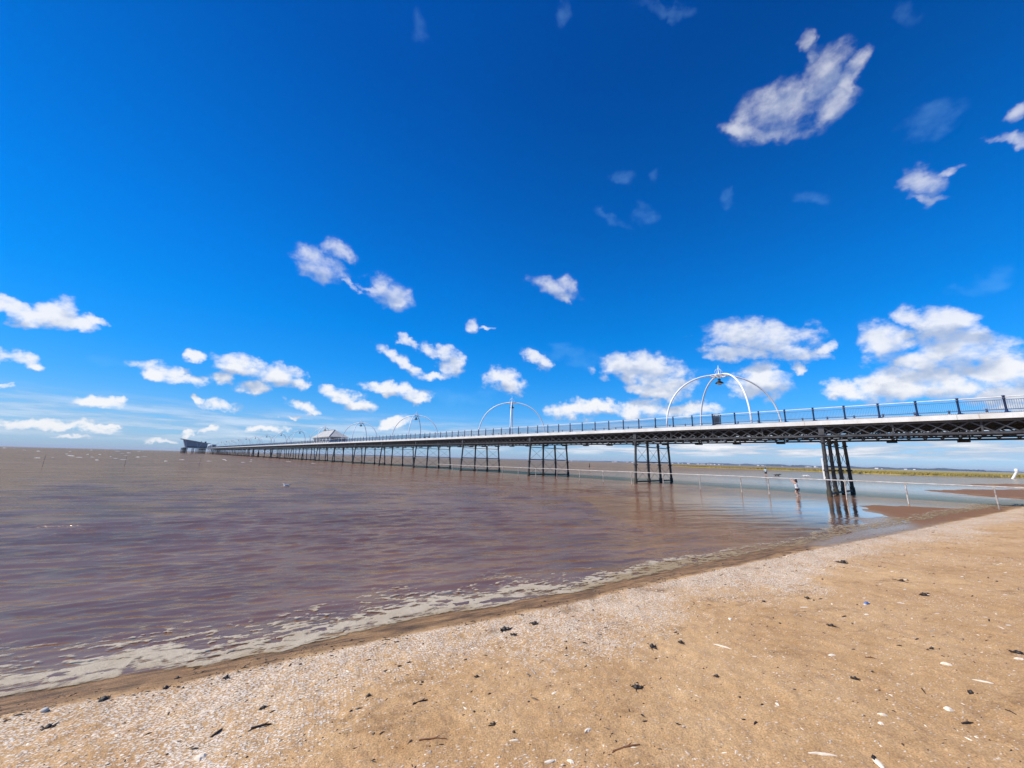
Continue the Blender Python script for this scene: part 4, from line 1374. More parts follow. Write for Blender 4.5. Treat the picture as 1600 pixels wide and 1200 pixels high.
# ================================================================== people and animals
SKIN = paint("skin", (0.52, 0.30, 0.21), 0.55, vary=0.12, scale=12)
HAIR = paint("dark_hair", (0.018, 0.012, 0.010), 0.5, scale=30)
CLOTHW = paint("white_cotton", (0.72, 0.70, 0.70), 0.85, vary=0.2, scale=14)
CLOTHN = paint("dark_cotton", (0.020, 0.022, 0.030), 0.85, scale=14)
CLOTHT = paint("pale_teal_cotton", (0.42, 0.62, 0.66), 0.85, vary=0.2, scale=10)
CLOTHD = paint("dark_grey_cotton", (0.030, 0.032, 0.036), 0.85, scale=10)
EYEM = paint("eye_dark", (0.02, 0.015, 0.012), 0.3)


def skin_mesh(name, joints, edges, root, mat, sub=2):
    """continuous limbs grown round a joint skeleton"""
    names = list(joints)
    me = bpy.data.meshes.new(name + "_skeleton")
    me.from_pydata([joints[k][0] for k in names], [(names.index(a), names.index(b_)) for a, b_ in edges], [])
    o = bpy.data.objects.new(name + "_skeleton", me)
    COL.objects.link(o)
    md = o.modifiers.new("skin", 'SKIN')
    md.use_smooth_shade = True
    for i, k in enumerate(names):
        sv_ = me.skin_vertices[0].data[i]
        r = joints[k][1]
        sv_.radius = r if isinstance(r, tuple) else (r, r)
        sv_.use_root = (k == root)
    ss = o.modifiers.new("sub", 'SUBSURF'); ss.levels = sub; ss.render_levels = sub
    dg = bpy.context.evaluated_depsgraph_get()
    res = bpy.data.meshes.new_from_object(o.evaluated_get(dg))
    res.name = name
    bpy.data.objects.remove(o); bpy.data.meshes.remove(me)
    res.materials.clear(); res.materials.append(mat)
    return res


def add_hand(J, E, side, wrist, direction, palmn, sc):
    """palm and five unequal, bent fingers running on from a wrist joint"""
    d_ = Vector(direction).normalized()
    n_ = Vector(palmn).normalized()
    a_ = d_.cross(n_).normalized()
    w = Vector(J[wrist][0])
    J[side + "palm"] = (tuple(w + d_ * 0.045 * sc), (0.030 * sc, 0.016 * sc)); E.append((wrist, side + "palm"))
    J[side + "pm2"] = (tuple(w + d_ * 0.085 * sc), (0.034 * sc, 0.014 * sc)); E.append((side + "palm", side + "pm2"))
    for i, (off_, ln) in enumerate(((-0.030, 0.068), (-0.010, 0.078), (0.010, 0.073), (0.030, 0.056))):
        p = w + d_ * 0.095 * sc + a_ * off_ * sc
        q = p + d_ * ln * 0.55 * sc + n_ * 0.012 * sc
        r = q + (d_ * 0.5 + n_ * 0.85).normalized() * ln * 0.45 * sc
        for nm, pt, pr, rr in (("a", p, side + "pm2", 0.0095), ("b", q, None, 0.0085), ("c", r, None, 0.0070)):
            key = side + "f%d%s" % (i, nm)
            J[key] = (tuple(pt), rr * sc)
            E.append((pr or side + "f%d%s" % (i, chr(ord(nm) - 1)), key))
    p = w + d_ * 0.05 * sc - a_ * 0.042 * sc + n_ * 0.01 * sc
    q = p + (d_ * 0.8 - a_ * 0.45 + n_ * 0.5).normalized() * 0.045 * sc
    J[side + "t1"] = (tuple(p), 0.0105 * sc); J[side + "t2"] = (tuple(q), 0.0085 * sc)
    E += [(side + "palm", side + "t1"), (side + "t1", side + "t2")]


def head_joints(J, E, neck, c, r, fwd):
    c, fwd = Vector(c), Vector(fwd).normalized()
    J["skull"] = (tuple(c + Vector((0, 0, r * 0.15))), (r * 0.80, r * 0.86)); E.append((neck, "skull"))
    J["crown"] = (tuple(c + Vector((0, 0, r * 0.80)) - fwd * r * 0.1), r * 0.5); E.append(("skull", "crown"))
    J["chin"] = (tuple(c + fwd * r * 0.55 - Vector((0, 0, r * 0.62))), r * 0.34); E.append(("skull", "chin"))
    J["nose"] = (tuple(c + fwd * r * 1.05 - Vector((0, 0, r * 0.12))), r * 0.13); E.append(("skull", "nose"))
    lat = fwd.cross(Vector((0, 0, 1)))
    for s_, nm in ((1, "ear_a"), (-1, "ear_b")):
        J[nm] = (tuple(c + lat * s_ * r * 0.98 - Vector((0, 0, r * 0.1))), r * 0.14); E.append(("skull", nm))


def face_bits(parent, c, r, fwd):
    c, fwd = Vector(c), Vector(fwd).normalized()
    lat = fwd.cross(Vector((0, 0, 1)))
    for s_ in (1, -1):
        q = c + fwd * r * 0.80 + lat * s_ * r * 0.36 + Vector((0, 0, r * 0.06))
        MB().lathe([(0.02 * r, -0.12 * r), (0.12 * r, -0.06 * r), (0.13 * r, 0.04 * r), (0.02 * r, 0.11 * r)], 8, tuple(q)).build("eye", EYEM, parent)
    q = c + fwd * r * 0.86 - Vector((0, 0, r * 0.50))
    MB().bar(tuple(q - lat * r * 0.25), tuple(q + lat * r * 0.25), 0.06 * r, 0.08 * r, tuple(fwd)).build("mouth", paint("lips", (0.35, 0.12, 0.10), 0.5), parent)


def hair_cap(parent, c, r, fwd, tail=0.0, name="hair"):
    c, fwd = Vector(c), Vector(fwd).normalized()
    J = {"a": (tuple(c + Vector((0, 0, r * 0.62)) - fwd * r * 0.12), (r * 0.86, r * 0.86)),
         "b": (tuple(c - fwd * r * 0.50 + Vector((0, 0, r * 0.15))), (r * 0.80, r * 0.62)),
         "c": (tuple(c - fwd * r * 0.75 - Vector((0, 0, r * 0.45 + tail * 0.3))), (r * 0.62, r * 0.36))}
    E = [("a", "b"), ("b", "c")]
    if tail:
        J["d"] = (tuple(c - fwd * r * 1.05 - Vector((0, 0, r * 0.5 + tail))), (r * 0.34, r * 0.22)); E.append(("c", "d"))
    return obj(name, skin_mesh(name, J, E, "b", HAIR), parent)


# --- child holding the rail (faces out along the rail = +x, beach side = +y)
cs = s_for(1248, 32.36, 0)
ch = empty("person", P(cs, 32.36, -0.05), PIER_ROT)
tag(ch, "small child in white wading with both arms raised to the low rail", "person")
J = {"pelvis": ((0.0, 0, 0.56), (0.090, 0.080)), "belly": ((0.035, 0, 0.68), (0.085, 0.075)), "chest": ((0.045, 0, 0.83), (0.098, 0.080)),
     "neckb": ((0.05, 0, 0.93), 0.046), "neck": ((0.055, 0, 0.985), 0.040)}
E_ = [("pelvis", "belly"), ("belly", "chest"), ("chest", "neckb"), ("neckb", "neck")]
head_joints(J, E_, "neck", (0.06, 0, 1.08), 0.095, (0.9, -0.35, 0.1))
for s_, nm, sh_, el__, wr_ in ((1, "l", (0.06, 0.115, 0.905), (0.22, 0.10, 1.01), (0.36, -0.18, 1.155)), (-1, "r", (0.07, -0.115, 0.905), (0.20, -0.22, 1.02), (0.28, -0.33, 1.16))):
    J[nm + "sh"] = (sh_, 0.042); J[nm + "el"] = (el__, 0.031); J[nm + "wr"] = (wr_, 0.022)
    E_ += [("chest", nm + "sh"), (nm + "sh", nm + "el"), (nm + "el", nm + "wr")]
    add_hand(J, E_, nm, nm + "wr", (0.35, -0.7, 0.35), (0.1, -0.4, -0.9), 0.72)
for s_, nm, kn, an, to in ((1, "l", (0.115, 0.07, 0.33), (-0.02, 0.075, 0.09), (0.085, 0.085, 0.035)), (-1, "r", (0.02, -0.07, 0.31), (-0.11, -0.07, 0.08), (-0.01, -0.08, 0.03))):
    J[nm + "hip"] = ((0.0, s_ * 0.065, 0.52), 0.075); J[nm + "kn"] = (kn, 0.048); J[nm + "cf"] = (tuple(np.array(kn) * 0.55 + np.array(an) * 0.45 + np.array([-0.012, 0, 0])), 0.043)
    J[nm + "an"] = (an, 0.028); J[nm + "to"] = (to, (0.030, 0.020))
    E_ += [("pelvis", nm + "hip"), (nm + "hip", nm + "kn"), (nm + "kn", nm + "cf"), (nm + "cf", nm + "an"), (nm + "an", nm + "to")]
obj("body", skin_mesh("body", J, E_, "pelvis", SKIN), ch)
T = {"h": ((0.0, 0, 0.49), (0.125, 0.118)), "b": ((0.0, 0, 0.56), (0.116, 0.106)), "m": ((0.035, 0, 0.68), (0.104, 0.092)), "c": ((0.045, 0, 0.83), (0.116, 0.096)), "n": ((0.05, 0, 0.915), (0.075, 0.06)),
     "sl": ((0.075, 0.118, 0.905), 0.054), "sr": ((0.085, -0.118, 0.905), 0.054)}
obj("top", skin_mesh("top", T, [("h", "b"), ("b", "m"), ("m", "c"), ("c", "n"), ("c", "sl"), ("c", "sr")], "b", CLOTHW), ch)
T = {"b": ((0.0, 0, 0.55), (0.113, 0.103)), "l": ((0.0, 0.068, 0.51), 0.092), "lk": ((0.085, 0.07, 0.39), 0.066), "r": ((0.0, -0.068, 0.51), 0.092), "rk": ((0.012, -0.07, 0.375), 0.066)}
obj("shorts", skin_mesh("shorts", T, [("b", "l"), ("l", "lk"), ("b", "r"), ("r", "rk")], "b", CLOTHN), ch)
hair_cap(ch, (0.06, 0, 1.085), 0.104, (0.9, -0.35, 0.1), 0.06)
face_bits(ch, (0.06, 0, 1.08), 0.095, (0.9, -0.35, 0.1))


def adult(root, hgt, arms, top_m, legs_m, hood=False):
    k = hgt / 1.72
    J = {"pelvis": ((0, 0, 0.92), (0.135, 0.105)), "belly": ((0, 0, 1.08), (0.130, 0.100)), "chest": ((0.0, 0, 1.30), (0.160, 0.110)), "neckb": ((0, 0, 1.44), 0.065), "neck": ((0.01, 0, 1.50), 0.055)}
    E_ = [("pelvis", "belly"), ("belly", "chest"), ("chest", "neckb"), ("neckb", "neck")]
    head_joints(J, E_, "neck", (0.02, 0, 1.60), 0.112, (1, 0, 0))
    for s_, nm in ((1, "l"), (-1, "r")):
        J[nm + "sh"] = ((0, s_ * 0.19, 1.38), 0.062); J[nm + "el"] = ((-0.02 + arms[0], s_ * 0.25, 1.10), 0.046); J[nm + "wr"] = ((0.06 + arms[1], s_ * 0.23, 0.86 + arms[2]), 0.032)
        E_ += [("chest", nm + "sh"), (nm + "sh", nm + "el"), (nm + "el", nm + "wr")]
        add_hand(J, E_, nm, nm + "wr", (0.25 + arms[1], 0, -1 + arms[2] * 3), (0, -s_, 0), 1.0)
        J[nm + "hip"] = ((0, s_ * 0.095, 0.86), 0.105); J[nm + "kn"] = ((0.02, s_ * 0.10, 0.48), 0.064); J[nm + "cf"] = ((-0.01, s_ * 0.10, 0.34), 0.060); J[nm + "an"] = ((-0.01, s_ * 0.10, 0.08), 0.038); J[nm + "to"] = ((0.14, s_ * 0.115, 0.03), (0.042, 0.03))
        E_ += [("pelvis", nm + "hip"), (nm + "hip", nm + "kn"), (nm + "kn", nm + "cf"), (nm + "cf", nm + "an"), (nm + "an", nm + "to")]
    obs = [obj("body", skin_mesh("body", J, E_, "pelvis", SKIN), root)]
    T = {"b": ((0, 0, 0.90), (0.165, 0.135)), "m": ((0, 0, 1.08), (0.160, 0.130)), "c": ((0, 0, 1.30), (0.190, 0.138)), "n": ((0, 0, 1.43), (0.10, 0.085))}
    TE = [("b", "m"), ("m", "c"), ("c", "n")]
    for s_, nm in ((1, "l"), (-1, "r")):
        T[nm] = ((0, s_ * 0.195, 1.38), 0.085); T[nm + "e"] = ((-0.015 + arms[0] * 0.8, s_ * 0.24, 1.15), 0.072)
        TE += [("c", nm), (nm, nm + "e")]
    obs.append(obj("shirt", skin_mesh("shirt", T, TE, "b", top_m), root))
    T = {"b": ((0, 0, 0.90), (0.160, 0.128))}
    TE = []
    for s_, nm in ((1, "l"), (-1, "r")):
        T[nm] = ((0, s_ * 0.10, 0.84), 0.125); T[nm + "k"] = ((0.015, s_ * 0.105, 0.52), 0.095)
        TE += [("b", nm), (nm, nm + "k")]
    obs.append(obj("shorts", skin_mesh("shorts", T, TE, "b", legs_m), root))
    obs.append(hair_cap(root, (0.02, 0, 1.61), 0.120, (1, 0, 0)))
    face_bits(root, (0.02, 0, 1.60), 0.112, (1, 0, 0))
    root.scale = (k, k, k)


g = gnd(1197, 743)
pr = empty("person", (g[0], g[1], -0.22), rad(60))
tag(pr, "person in pale teal top and dark shorts wading beyond the pier beside two dogs", "person")
adult(pr, 1.80, (0.05, 0.12, 0.08), CLOTHT, CLOTHD)
g = gnd(921, 732)
pr = empty("person", (g[0], g[1], -0.20), rad(150))
tag(pr, "distant dark-clothed person standing alone far out in the water", "person")
adult(pr, 1.66, (0.0, 0.02, 0.0), CLOTHD, CLOTHN)


def dog(px, py, mat, label, head_low, rz):
    g = gnd(px, py)
    r = empty("dog", (g[0], g[1], -0.34), rz)
    tag(r, label, "dog")
    hz = 0.42 if head_low else 0.66
    J = {"rump": ((-0.34, 0, 0.50), (0.12, 0.14)), "loin": ((-0.12, 0, 0.50), (0.105, 0.12)), "chest": ((0.16, 0, 0.48), (0.13, 0.17)), "withers": ((0.27, 0, 0.54), (0.10, 0.13)),
         "neck": ((0.40, 0, 0.57 if not head_low else 0.50), 0.085), "skull": ((0.52, 0, hz), 0.088), "muzzle": ((0.66, 0, hz - 0.05), 0.045), "nose": ((0.72, 0, hz - 0.06), 0.028),
         "tail1": ((-0.46, 0, 0.52), 0.035), "tail2": ((-0.62, 0, 0.47), 0.024), "tail3": ((-0.72, 0, 0.48), 0.014)}
    E_ = [("rump", "loin"), ("loin", "chest"), ("chest", "withers"), ("withers", "neck"), ("neck", "skull"), ("skull", "muzzle"), ("muzzle", "nose"), ("rump", "tail1"), ("tail1", "tail2"), ("tail2", "tail3")]
    for s_, nm in ((1, "l"), (-1, "r")):
        J[nm + "ear"] = ((0.49, s_ * 0.085, hz + 0.03), 0.028); J[nm + "ear2"] = ((0.50, s_ * 0.11, hz - 0.05), 0.020)
        E_ += [("skull", nm + "ear"), (nm + "ear", nm + "ear2")]
        J[nm + "f1"] = ((0.20, s_ * 0.09, 0.36), 0.065); J[nm + "f2"] = ((0.17, s_ * 0.09, 0.20), 0.036); J[nm + "f3"] = ((0.20, s_ * 0.09, 0.03), 0.028); J[nm + "f4"] = ((0.25, s_ * 0.09, 0.01), 0.028)
        E_ += [("chest", nm + "f1"), (nm + "f1", nm + "f2"), (nm + "f2", nm + "f3"), (nm + "f3", nm + "f4")]
        J[nm + "h1"] = ((-0.30, s_ * 0.09, 0.36), 0.085); J[nm + "h2"] = ((-0.26, s_ * 0.09, 0.24), 0.048); J[nm + "h3"] = ((-0.42, s_ * 0.09, 0.16), 0.030); J[nm + "h4"] = ((-0.38, s_ * 0.09, 0.01), 0.028)
        E_ += [("rump", nm + "h1"), (nm + "h1", nm + "h2"), (nm + "h2", nm + "h3"), (nm + "h3", nm + "h4")]
    obj("body", skin_mesh("body", J, E_, "loin", mat), r)
    r.scale = (1.05, 1.15, 1.1)


DOGB = paint("black_fur", (0.012, 0.011, 0.011), 0.7, scale=20)
DOGW = paint("white_fur", (0.70, 0.69, 0.66), 0.8, scale=8, dirt=(0.40, 0.37, 0.34))
dog(1214.5, 743.5, DOGB, "black dog wading belly deep between the adult and the child", False, rad(-45))
dog(1259.5, 744.8, DOGW, "white dog wading with its head lowered towards the water", True, rad(-40))

# --- gull afloat
GW = paint("gull_white", (0.82, 0.82, 0.82), 0.6, vary=0.08, scale=20)
GG = paint("gull_grey", (0.30, 0.32, 0.35), 0.6, vary=0.1, scale=20)
GB = paint("gull_black", (0.02, 0.02, 0.02), 0.5)
GY = paint("gull_bill", (0.55, 0.30, 0.04), 0.4)
g = gnd(447.5, 760)
gl = empty("gull", (g[0], g[1], -0.03), rad(190))
tag(gl, "white gull with dark wing tips floating on the open water", "gull")
J = {"tail": ((-0.20, 0, 0.09), (0.035, 0.016)), "rump": ((-0.12, 0, 0.075), (0.058, 0.045)), "mid": ((0, 0, 0.06), (0.085, 0.070)), "breast": ((0.10, 0, 0.07), (0.070, 0.062)),
     "neck": ((0.15, 0, 0.14), 0.036), "head": ((0.165, 0, 0.195), 0.038), "face": ((0.195, 0, 0.19), 0.022)}
obj("body", skin_mesh("body", J, [("tail", "rump"), ("rump", "mid"), ("mid", "breast"), ("breast", "neck"), ("neck", "head"), ("head", "face")], "mid", GW), gl)
for s_ in (1, -1):
    J = {"a": ((0.09, s_ * 0.066, 0.105), (0.024, 0.042)), "b": ((-0.04, s_ * 0.074, 0.110), (0.020, 0.046)), "c": ((-0.16, s_ * 0.045, 0.115), (0.013, 0.024))}
    w_ = obj("wing", skin_mesh("wing", J, [("a", "b"), ("b", "c")], "b", GG), gl)
    J = {"a": ((-0.15, s_ * 0.043, 0.118), (0.012, 0.020)), "b": ((-0.27, s_ * 0.012, 0.135), (0.006, 0.010))}
    obj("wing_tip", skin_mesh("wing_tip", J, [("a", "b")], "a", GB), w_)
MB().tube([(0.205, 0, 0.19), (0.245, 0, 0.185), (0.258, 0, 0.176)], [0.012, 0.008, 0.003], 8).build("bill", GY, gl)

# ================================================================== marker post, stakes
g = gnd(1580, 748)
mk = empty("marker_post", (g[0], g[1], -0.6))
tag(mk, "leaning white marker post at the edge of the salt marsh", "marker post")
rdir = Vector((math.cos(math.atan2(g[0], g[1])), -math.sin(math.atan2(g[0], g[1])), 0))
tp = Vector((0, 0, 3.55)) + rdir * 1.75
MB().tube([(0, 0, 0), tuple(tp * 0.75)], 0.30, 12).build("post", WHITE, mk)
MB().lathe([(0.34, 0), (0.42, 0.10), (0.42, 0.75), (0.30, 0.95), (0.05, 1.02)], 14, tuple(tp * 0.75 - Vector((0, 0, 0.02)))).build("cap", WHITE, mk)
WOOD = paint("dark_wood", (0.16, 0.11, 0.095), 0.8, scale=3)
for (px, py, hh_, lb) in ((66, 729, 1.25, "thin wooden stake standing in the sea, leftmost of three"), (194, 729, 1.2, "thin wooden stake standing in the sea, middle one of three"), (311, 728, 1.1, "thin wooden stake in the sea, the one closest to the pier")):
    g = gnd(px, py)
    o = MB().tube([(0, 0, -0.8), (0.02, 0, hh_ * 0.5), (0.05, 0.02, hh_)], [0.014, 0.013, 0.011], 8).build("stake", WOOD, None, (g[0], g[1], 0))
    tag(o, lb, "stake", "stakes standing out at sea")

# ================================================================== salt marsh and far shore
MG, nt, b = mat_base("marsh_grass")
L = nt.links.new
geo = N(nt, "ShaderNodeNewGeometry")
n1 = N(nt, "ShaderNodeTexNoise", in_Scale=0.06, in_Detail=7.0, in_Roughness=0.7)
n2 = N(nt, "ShaderNodeTexNoise", in_Scale=1.3, in_Detail=3.0)
L(geo.outputs["Position"], n1.inputs[0]); L(geo.outputs["Position"], n2.inputs[0])
rp = N(nt, "ShaderNodeValToRGB")
rp.color_ramp.elements[0].position = 0.36; rp.color_ramp.elements[0].color = (0.200, 0.170, 0.028, 1)
rp.color_ramp.elements[1].position = 0.66; rp.color_ramp.elements[1].color = (0.470, 0.335, 0.080, 1)
ad = N(nt, "ShaderNodeMath", operation='MULTIPLY_ADD', in_1=0.35); L(n2.outputs[0], ad.inputs[0])
a2 = N(nt, "ShaderNodeMath", operation='MULTIPLY', in_1=0.65); L(n1.outputs[0], a2.inputs[0]); L(a2.outputs[0], ad.inputs[2])
L(ad.outputs[0], rp.inputs[0]); L(rp.outputs[0], b.inputs["Base Color"]); b.inputs["Roughness"].default_value = 0.9
near_px = [(1040, 727.2), (1060, 728.6), (1080, 729.9), (1110, 731.4), (1190, 734), (1250, 736), (1300, 738.3), (1330, 739.6), (1400, 742), (1487, 744.2), (1600, 747), (1750, 752), (1950, 760)]
ne = np.array([gnd(*p) for p in near_px])
t = np.linspace(0, len(ne) - 1, 420)
ex, ey = np.interp(t, np.arange(len(ne)), ne[:, 0]), np.interp(t, np.arange(len(ne)), ne[:, 1])
rad_ = np.hypot(ex, ey)
dirs = np.stack([ex / rad_, ey / rad_], 1)
wob = (fbm(t * 0.9, t * 0 + 1, 5, 81) - 0.5) * 26
stp = np.concatenate([[0, 0.02, 0.6, 2, 5, 9, 14, 20, 28, 38, 52, 70, 95, 130, 180, 260, 380, 560, 800, 1150]])
RR = (rad_ + wob)[:, None] + stp[None] * (0.4 + 0.6 * np.clip(rad_[:, None] / 220, 0.3, 2))
mxx, myy = dirs[:, :1] * RR, dirs[:, 1:] * RR
mzz = 0.42 + 0.30 * (fbm(mxx * 0.12, myy * 0.12, 4, 82) - 0.3) + 0.12 * (vnoise(mxx * 1.1, myy * 1.1, 83) - 0.5)
mzz *= sstep(0, 30, t)[:, None]; mzz -= 0.05; mzz[:, 0] = -0.3; mzz[:, 1] = 0.12 + 0.15 * vnoise(t * 7, t * 0, 84)
nu, nv = mxx.shape
ii = np.arange(nu * nv).reshape(nu, nv)
fq = np.stack([ii[:-1, :-1], ii[1:, :-1], ii[1:, 1:], ii[:-1, 1:]], -1).reshape(-1, 4)[:, ::-1]
tag(obj("salt_marsh", np_mesh("salt_marsh", np.stack([mxx.ravel(), myy.ravel(), mzz.ravel()], 1), fq, MG, True)), kind="structure")
# rough grass standing on it: leaning blades in tufts
gq = np.random.default_rng(19)
nb = 26000
ti = gq.uniform(0, 419, nb); so = (gq.random(nb) ** 2.2) * 120
bx = np.interp(ti, np.arange(420), dirs[:, 0]); by = np.interp(ti, np.arange(420), dirs[:, 1])
br = np.interp(ti, np.arange(420), rad_ + wob) + 0.3 + so
X0, Y0 = bx * br, by * br
hz = (0.25 + 0.4 * gq.random(nb)) * (0.6 + 0.8 * vnoise(X0 * 0.2, Y0 * 0.2, 85))
th = gq.uniform(0, 6.28, nb); wd = 0.10 + 0.12 * gq.random(nb)
lx, ly = gq.normal(0, 0.2, nb), gq.normal(0, 0.2, nb)
tap = sstep(0, 40, ti); hz = hz * tap; zb = 0.30 * tap - 0.06
V = np.stack([np.stack([X0 - np.cos(th) * wd, Y0 - np.sin(th) * wd, zb], 1), np.stack([X0 + np.cos(th) * wd, Y0 + np.sin(th) * wd, zb], 1), np.stack([X0 + lx, Y0 + ly, zb + hz + 0.15], 1)], 1).reshape(-1, 3)
tag(obj("marsh_grass", np_mesh("marsh_grass", V, np.arange(nb * 3).reshape(-1, 3), MG, False)), "yellow-green marsh grass growing on the flat beyond the pier", "marsh grass", kind="stuff")

FL = paint("far_land", (0.030, 0.055, 0.075), 0.95, vary=0.35, scale=0.02)  # blue of the distant haze is mixed into the land colour
FT = paint("far_trees", (0.030, 0.060, 0.080), 0.95, vary=0.4, scale=0.03)  # tree colour carries painted-in haze blue as well
DIST = 3600.0


def azp(px):
    r = ray(px, 730)
    return math.atan2(r[0], r[1])


a0, a1 = azp(700), azp(1700)
na = 500
aa = np.linspace(a0, a1, na)
prof = 5 + 16 * fbm(np.degrees(aa) * 0.9, aa * 0, 4, 91) * sstep(azp(860), azp(1050), aa)
vs, fs = [], []
for i, a in enumerate(aa):
    e_ = 1 - 0.9 * float(sstep(azp(1480), azp(1680), np.array(a)))
    for k, (dr, hf) in enumerate(((0, 0.0), (60, 0.35), (260, 0.8), (600, 1.0), (1200, 0.6))):
        vs.append(((DIST + dr) * math.sin(a), (DIST + dr) * math.cos(a), -1 + (prof[i] * hf + (1.5 if k else 0)) * e_))
for i in range(na - 1):
    for k in range(4):
        fs.append((i * 5 + k, (i + 1) * 5 + k, (i + 1) * 5 + k + 1, i * 5 + k + 1))
tag(obj("far_shore_land", np_mesh("far_shore_land", vs, np.array(fs)[:, ::-1], FL, True)), kind="structure")
# woods on it, many small crowns
gq = np.random.default_rng(23)
vs, fs = [], []
for c0, c1, cnt, hm in ((1180, 1216, 60, 20), (1238, 1256, 50, 22), (1256, 1290, 25, 12), (1150, 1400, 160, 12), (1430, 1535, 130, 18), (960, 1150, 70, 8), (1300, 1420, 60, 10)):
    for _ in range(cnt):
        a = azp(gq.uniform(c0, c1)); q = DIST + gq.uniform(40, 160)
        hh_, rr_ = 0.65 * hm * gq.uniform(0.5, 1.05), gq.uniform(5, 13)
        base = len(vs)
        for j in range(9):
            tj = j / 9 * 6.283
            for (f_, zf) in ((0.7, -0.2), (1.0, 0.45), (0.55, 0.85)):
                rj = rr_ * f_ * gq.uniform(0.75, 1.2)
                vs.append((q * math.sin(a) + rj * math.cos(tj), q * math.cos(a) + rj * math.sin(tj), max(-1, hh_ * zf * gq.uniform(0.85, 1.12))))
        vs.append((q * math.sin(a), q * math.cos(a), hh_))
        for j in range(9):
            j2 = (j + 1) % 9
            A, B_ = base + j * 3, base + j2 * 3
            fs += [(A, B_, B_ + 1), (A, B_ + 1, A + 1), (A + 1, B_ + 1, B_ + 2), (A + 1, B_ + 2, A + 2), (A + 2, B_ + 2, base + 27)]
tag(obj("far_woods", np_mesh("far_woods", vs, np.array(fs), FT, False)), "dark blue-green woods along the far shore", "woods", kind="stuff")
HW = paint("house_white", (0.80, 0.80, 0.80), 0.8, vary=0.1, scale=0.01)
HR = paint("house_roof", (0.30, 0.29, 0.30), 0.8, scale=0.01)
gq = np.random.default_rng(31)
hw = MB().box(-9, 9, -6, 6, -2, 7).mesh("wall", HW)
hrf = MB()
hrf.add([(-9.6, -6.6, 7.01), (9.6, -6.6, 7.01), (9.6, 6.6, 7.01), (-9.6, 6.6, 7.01), (-9.0, 0, 10), (9.0, 0, 10)], [(0, 1, 5, 4), (2, 3, 4, 5), (1, 2, 5), (3, 0, 4), (3, 2, 1, 0)])
hrf = hrf.mesh("roof", HR)
for i in range(46):
    px = [gq.uniform(880, 1230), gq.uniform(1258, 1300), gq.uniform(1340, 1440)][0 if i < 34 else (1 if i < 41 else 2)]
    a = azp(px); q = DIST - gq.uniform(10, 60)
    e = empty("house", (q * math.sin(a), q * math.cos(a), 0.5), -a + gq.uniform(-0.5, 0.5))
    sc_ = gq.uniform(0.35, 0.85)
    e.scale = (sc_ * gq.uniform(0.7, 1.6), sc_, sc_ * gq.uniform(0.7, 1.25))
    tag(e, "tiny white house among many on the low far shore beyond the marsh", "house", "white houses along the far shore")
    obj("wall", hw, e); obj("roof", hrf, e)

# ================================================================== things lying on the sand
def ground_at(px, py):
    z = 0.3
    for _ in range(8):
        q = gnd(px, py, z)
        z = float(height(np.array([q[0]]), np.array([q[1]]))[0][0])
    return q[0], q[1], z


def shard(name, mat, tone, pts, thick):
    """a thin dished piece: outline pts (x,y), thickened"""
    k = len(pts)
    cx_, cy_ = sum(p[0] for p in pts) / k, sum(p[1] for p in pts) / k
    lx = max(abs(p[0]) for p in pts); ly = max(abs(p[1]) for p in pts)
    vs, fs = [], []
    for (sc_, z) in ((1.0, 0.0), (0.93, thick * 0.7), (0.55, thick * 1.5)):
        for p in pts:
            vs.append((cx_ + (p[0] - cx_) * sc_, cy_ + (p[1] - cy_) * sc_, z))
    vs.append((cx_, cy_, thick * 1.75))
    for r in range(2):
        for i in range(k):
            j = (i + 1) % k
            fs.append((r * k + i, r * k + j, (r + 1) * k + j, (r + 1) * k + i))
    fs2 = [(2 * k + i, 2 * k + (i + 1) % k, 3 * k) for i in range(k)]
    me = bpy.data.meshes.new(name)
    me.from_pydata(vs, [], fs + fs2 + [tuple(range(k))[::-1]])
    at_ = me.attributes.new("tone", 'FLOAT', 'POINT')
    at_.data.foreach_set("value", np.clip(tone + RNG.normal(0, 0.05, len(vs)), 0, 1).astype(np.float32))
    me.materials.append(mat)
    return me


def weed_clump(size, seed, nfr=16, flat=0.5):
    g_ = np.random.default_rng(seed)
    mb = MB()
    for _ in range(nfr):
        th = g_.uniform(0, 6.28); ln = size * g_.uniform(0.4, 1.1)
        p = Vector((g_.normal(0, size * 0.25), g_.normal(0, size * 0.18), size * 0.05))
        pts = [p]
        for s_ in range(4):
            th += g_.normal(0, 0.7)
            p = p + Vector((math.cos(th) * ln / 4, math.sin(th) * ln / 4, g_.normal(0.02, 0.10) * size * flat))
            p.z = max(p.z, 0.001)
            pts.append(p)
        w = size * g_.uniform(0.05, 0.13)
        mb.tube(pts, [w, w * 1.1, w * 0.9, w * 0.7, w * 0.25], 5)
    mb.lathe([(size * 0.42, 0.0), (size * 0.45, size * 0.14), (size * 0.25, size * 0.34 * (0.6 + flat)), (size * 0.05, size * 0.40 * (0.6 + flat))], 9)
    me = mb.mesh("seaweed_clump", WD)
    co = np.array([v.co for v in me.vertices]); nn = (vnoise(co[:, 0] / size * 4 + seed, co[:, 1] / size * 4, 3) - 0.5)
    co[:, 2] *= 1 + nn * 0.8; co[:, 0] *= 1 + nn * 0.35
    me.vertices.foreach_set("co", co.astype(np.float32).ravel())
    at_ = me.attributes.new("tone", 'FLOAT', 'POINT')
    at_.data.foreach_set("value", (g_.random(len(co)) * 0.45).astype(np.float32))
    return me


